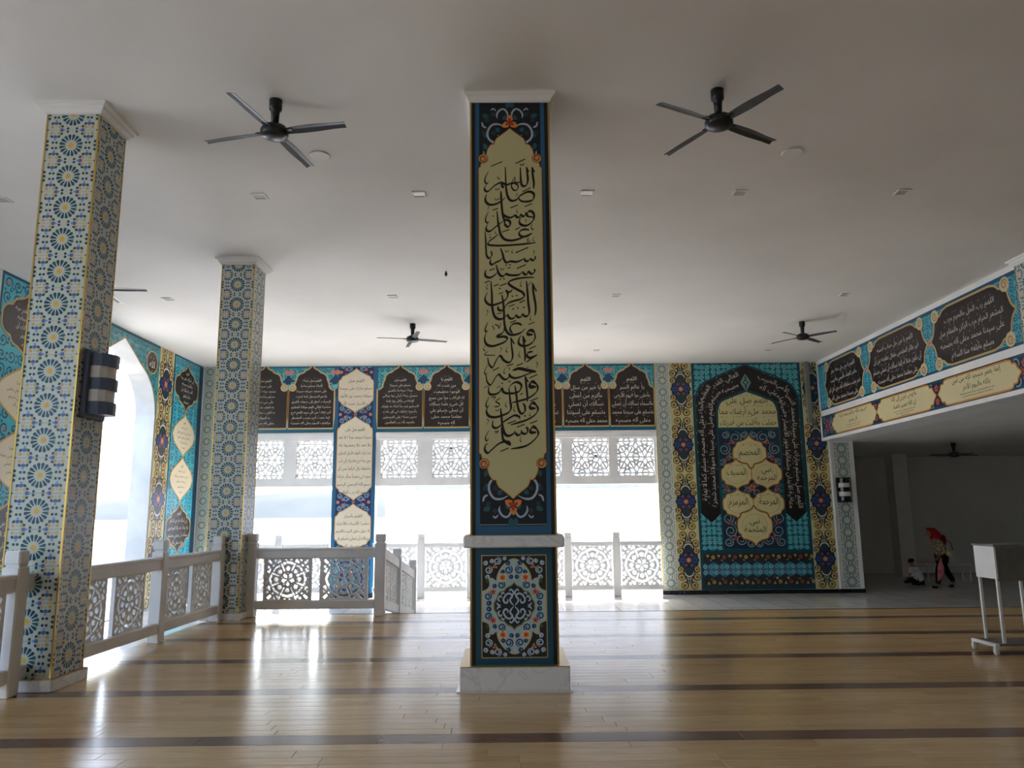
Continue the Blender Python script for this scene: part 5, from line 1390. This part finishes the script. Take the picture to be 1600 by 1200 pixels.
def woman():
    p = tag(empty('person', (11.70, 21.25, ZL)), 'person in a red headscarf and patterned top walking with bowed head, holding a pink cloth', 'person')
    # faces to the left (-x), in mid stride; figure about 1.58 m
    V = [(.05, 0, .82, .125), (.04, 0, .98, .12), (-.02, 0, 1.14, .125), (-.08, 0, 1.27, .105), (-.13, 0, 1.34, .05), (-.19, 0, 1.40, .075), (-.22, 0, 1.47, .095), (-.21, 0, 1.53, .06),
         (.03, -.10, .80, .10), (-.14, -.11, .46, .065), (-.18, -.11, .10, .042), (-.30, -.11, .04, .035), (.08, .10, .80, .10), (.20, .11, .46, .065), (.40, .11, .12, .042), (.34, .11, .04, .034), (.27, .11, .03, .028),
         (-.08, -.18, 1.25, .055), (.03, -.23, 1.02, .042), (-.14, -.22, .84, .032), (-.07, .18, 1.25, .055), (.14, .22, 1.05, .042), (.06, .2, .88, .032)]
    E_ = [(0, 1), (1, 2), (2, 3), (3, 4), (4, 5), (5, 6), (6, 7), (0, 8), (8, 9), (9, 10), (10, 11), (0, 12), (12, 13), (13, 14), (14, 15), (15, 16), (3, 17), (17, 18), (18, 19), (3, 20), (20, 21), (21, 22)]
    figure(p, V, E_, [(19, (-.6, 0, -.8)), (22, (-.5, 0, -.8))])
    face(p, (-.22, 0, 1.455), (-.93, 0, -.36), (-.36, 0, .93), .10)
    blob('trousers', [(.05, 0, .86, .15), (.02, -.10, .78, .118), (-.13, -.11, .46, .088), (-.18, -.11, .09, .068), (.09, .10, .78, .118), (.20, .11, .46, .088), (.385, .11, .14, .068)], [(0, 1), (1, 2), (2, 3), (0, 4), (4, 5), (5, 6)], cloth('black_cloth', (16, 15, 15), (24, 22, 22)), p)
    pat = mat('patterned_cloth', rough=.85, spec=.2, build=noisy((70, 60, 50), (206, 190, 160), 26.0, lo=.44, hi=.56))
    blob('blouse', [(.06, 0, .80, (.17, .18)), (.04, 0, .98, .155), (-.02, 0, 1.14, .15), (-.075, 0, 1.26, .12), (-.08, -.18, 1.24, .075), (.03, -.235, 1.02, .062), (-.10, -.225, .88, .048), (-.07, .18, 1.24, .075), (.14, .22, 1.05, .062), (.09, .21, .93, .048)], [(0, 1), (1, 2), (2, 3), (3, 4), (4, 5), (5, 6), (3, 7), (7, 8), (8, 9)], pat, p)
    red = cloth('red_cloth', (150, 24, 32), (176, 34, 42), 12.0)
    blob('headscarf', [(-.185, 0, 1.475, .115), (-.18, 0, 1.55, .055), (-.10, 0, 1.40, .11), (.02, 0, 1.32, .12), (.12, 0, 1.20, (.10, .14)), (.20, 0, 1.12, .05), (-.13, -.07, 1.32, .085), (-.13, .07, 1.32, .085)], [(0, 1), (0, 2), (2, 3), (3, 4), (4, 5), (2, 6), (2, 7)], red, p)
    for y_, x_ in ((-.11, -.26), (.11, .31)):
        blob('shoe', [(x_+.07, y_, .045, .045), (x_, y_, .04, .042), (x_-.08, y_, .03, .03)], [(0, 1), (1, 2)], cloth('dark_shoe', (22, 20, 20), (30, 28, 28)), p)
    bag = tag(empty('shoulder_bag', (11.76, 20.88, ZL+.80)), 'patterned beige cloth bag carried on the walking person\'s near side', 'bag')
    blob('bag_body', [(-.10, -.03, .09, .06), (0, -.03, .09, .085), (.12, -.03, .09, .06), (0, -.03, .22, .06)], [(0, 1), (1, 2), (1, 3)], mat('bag_cloth', rough=.85, build=noisy((110, 96, 74), (196, 178, 142), 40.0, lo=.42, hi=.58)), bag)
    MB().tube([(-.10, -.03, .2), (-.08, .0, .40), (-.06, .06, .50), (.06, .0, .40), (.10, -.03, .2)], .012, 8).build('strap', cloth('strap_cloth', (90, 70, 56), (110, 88, 70)), bag, True, True)
    cl = tag(empty('folded_cloth', (11.52, 21.02, ZL+.2)), 'long pink cloth hanging from the walking person\'s hand', 'cloth')
    V = []; F = []; n = 8
    for i in range(n+1):
        t = i/n; wd = .035+.10*math.sin(PI*min(1, t*1.1))
        for j in range(6):
            a = 2*PI*j/6; V.append((.12-.16*(1-t)+.03*math.sin(t*5)+wd*math.cos(a)*.7, .02*math.sin(a)*(1+t), .0+.60*t))
    for i in range(n):
        for j in range(6): F.append((i*6+j, i*6+(j+1) % 6, i*6+6+(j+1) % 6, i*6+6+j))
    F += [tuple(reversed(range(6))), tuple(range(n*6, n*6+6))]
    obj_from('drape', V, F, cloth('pink_cloth', (206, 92, 104), (226, 150, 150), 6.0), cl, True, None, True)
woman()
def boy():
    p = tag(empty('person', (11.45, 22.1, ZL)), 'person in a white shirt sitting on the floor with back turned, short dark hair', 'person'); p.scale = (.88, .88, .88)
    V = [(.10, 0, .10, .105), (.07, 0, .28, .10), (.0, .01, .44, .10), (-.06, .02, .55, .07), (-.09, .03, .62, .045), (-.11, .03, .68, .07), (-.12, .035, .75, .085), (-.12, .035, .81, .055),
         (.0, -.02, .10, .08), (-.30, .06, .17, .06), (-.22, .26, .06, .042), (-.12, .32, .045, .035), (.16, .10, .10, .08), (.26, .34, .18, .06), (.04, .42, .06, .042), (-.06, .44, .045, .035),
         (-.16, -.06, .52, .05), (-.22, -.08, .34, .038), (-.26, .02, .22, .03), (.08, .08, .52, .05), (.20, .16, .36, .038), (.16, .28, .24, .03)]
    E_ = [(0, 1), (1, 2), (2, 3), (3, 4), (4, 5), (5, 6), (6, 7), (0, 8), (8, 9), (9, 10), (10, 11), (0, 12), (12, 13), (13, 14), (14, 15), (3, 16), (16, 17), (17, 18), (3, 19), (19, 20), (20, 21)]
    figure(p, V, E_, [(18, (-.2, .6, -.7)), (21, (-.3, .7, -.6))])
    face(p, (-.12, .035, .735), (-.5, .86, 0), (0, 0, 1), .088)
    blob('hair', [(-.115, .026, .835, .07), (-.112, .012, .775, .104), (-.10, -.006, .69, .085)], [(0, 1), (1, 2)], cloth('dark_hair', (16, 14, 13), (24, 22, 20), 30.0), p)
    blob('shirt', [(.11, -.005, .09, (.19, .17)), (.07, 0, .28, .165), (.0, .01, .43, .155), (-.055, .02, .55, .095), (-.16, -.06, .51, .08), (-.215, -.08, .36, .066), (.08, .08, .51, .08), (.19, .155, .38, .066)], [(0, 1), (1, 2), (2, 3), (3, 4), (4, 5), (3, 6), (6, 7)], cloth('white_shirt', (206, 206, 210), (218, 218, 222), 6.0), p)
    blob('trousers', [(.08, .03, .13, .14), (-.02, .0, .12, .10), (-.29, .06, .17, .08), (-.22, .25, .07, .058), (.16, .12, .12, .10), (.25, .33, .18, .08), (.06, .41, .07, .058)], [(0, 1), (1, 2), (2, 3), (0, 4), (4, 5), (5, 6)], cloth('black_cloth', (16, 15, 15), (24, 22, 22)), p)
boy()

# ------------------------------------------------------------------ outside
struct(MB().box(-60, 40, 20.6, 60, -1.2, -.75).build('ground_terrace', TERR))
struct(MB().box(-60, XL-.45, -40, 20.6, -1.2, -.75).build('ground_terrace_darkened', mat('darkened_paving', rough=.7, build=noisy((120, 120, 116), (134, 134, 130), 1.5))))  # left part of the terrace, darkened to cut light bounced onto the ceiling
SEA = mat('sea_water', rough=0.25, build=noisy((206, 216, 222), (214, 222, 228), .05))
struct(obj_from('sea', [(-6000, 60, -1.3), (6000, 60, -1.3), (6000, 9000, -1.3), (-6000, 9000, -1.3), (-6000, -400, -1.3), (-60, -400, -1.3), (-60, 60, -1.3)], [(0, 1, 2, 3), (4, 5, 6, 0)], SEA))
HILL = mat('hill_forest', rough=1.0, spec=0.0, build=noisy((75, 79, 79), (82, 86, 86), .004))
rnd3 = random.Random(9); V = []; F = []; n = 60
for i in range(n+1):
    x = -3600+i*95; hgt = 60+55*math.exp(-((x+900)/500)**2)+40*math.exp(-((x+2100)/600)**2)+12*math.sin(i*.9)+rnd3.uniform(-5, 5)
    for j, (yy, zz) in enumerate(((2900, 0), (3050, .55), (3250, .92), (3450, 1), (3800, .7), (4300, 0))): V.append((x, yy+20*math.sin(i*1.7+j), -1.5+hgt*zz))
for i in range(n):
    for j in range(5): F.append((i*6+j, i*6+6+j, i*6+7+j, i*6+1+j))
struct(obj_from('hills', V, F, HILL, None, True, None, True))
# the white wing of the building across the terrace
wg = tag(empty('building_wing', (6.0, 34.0, -.75)), 'sunlit white wing of the building seen through the far opening, with framed relief panels', 'building')
WW = mat('sunlit_render', rough=.8, spec=.1, build=noisy((196, 195, 192), (202, 201, 198), 1.0))
MB().box(-5.0, 22, 32.0, 33.0, -.75, 9.0).build('facade', WW, wg)
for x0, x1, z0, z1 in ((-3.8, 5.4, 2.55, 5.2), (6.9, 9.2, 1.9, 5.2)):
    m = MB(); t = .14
    m.box(x0, x1, 31.9, 32, z0, z0+t).box(x0, x1, 31.9, 32, z1-t, z1).box(x0, x0+t, 31.9, 32, z0+t, z1-t).box(x1-t, x1, 31.9, 32, z0+t, z1-t); m.build('panel_moulding', mat('moulding_shade', rough=.8, build=noisy((130, 130, 128), (136, 136, 134), 3.0)), wg)  # white mouldings coloured grey, their shadow lines painted in
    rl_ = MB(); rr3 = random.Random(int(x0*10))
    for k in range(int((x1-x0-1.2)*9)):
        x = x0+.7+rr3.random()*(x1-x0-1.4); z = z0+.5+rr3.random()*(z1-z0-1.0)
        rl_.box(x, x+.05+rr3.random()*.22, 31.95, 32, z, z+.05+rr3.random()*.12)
    rl_.build('relief_carving', mat('relief_shade', rough=.8, build=noisy((122, 126, 130), (132, 136, 138), 3.0)), wg, kind='stuff')  # shade of the white carving is put into this grey
for x in (-5.05, -3.95, 6.2): MB().box(x, x+.16, 31.86, 32, -.75, 9.0).build('pilaster', WW, wg)
struct(MB().box(-60, XL-.5, 30, 30.2, -.75, .35).build('trim_terrace_parapet', WW))
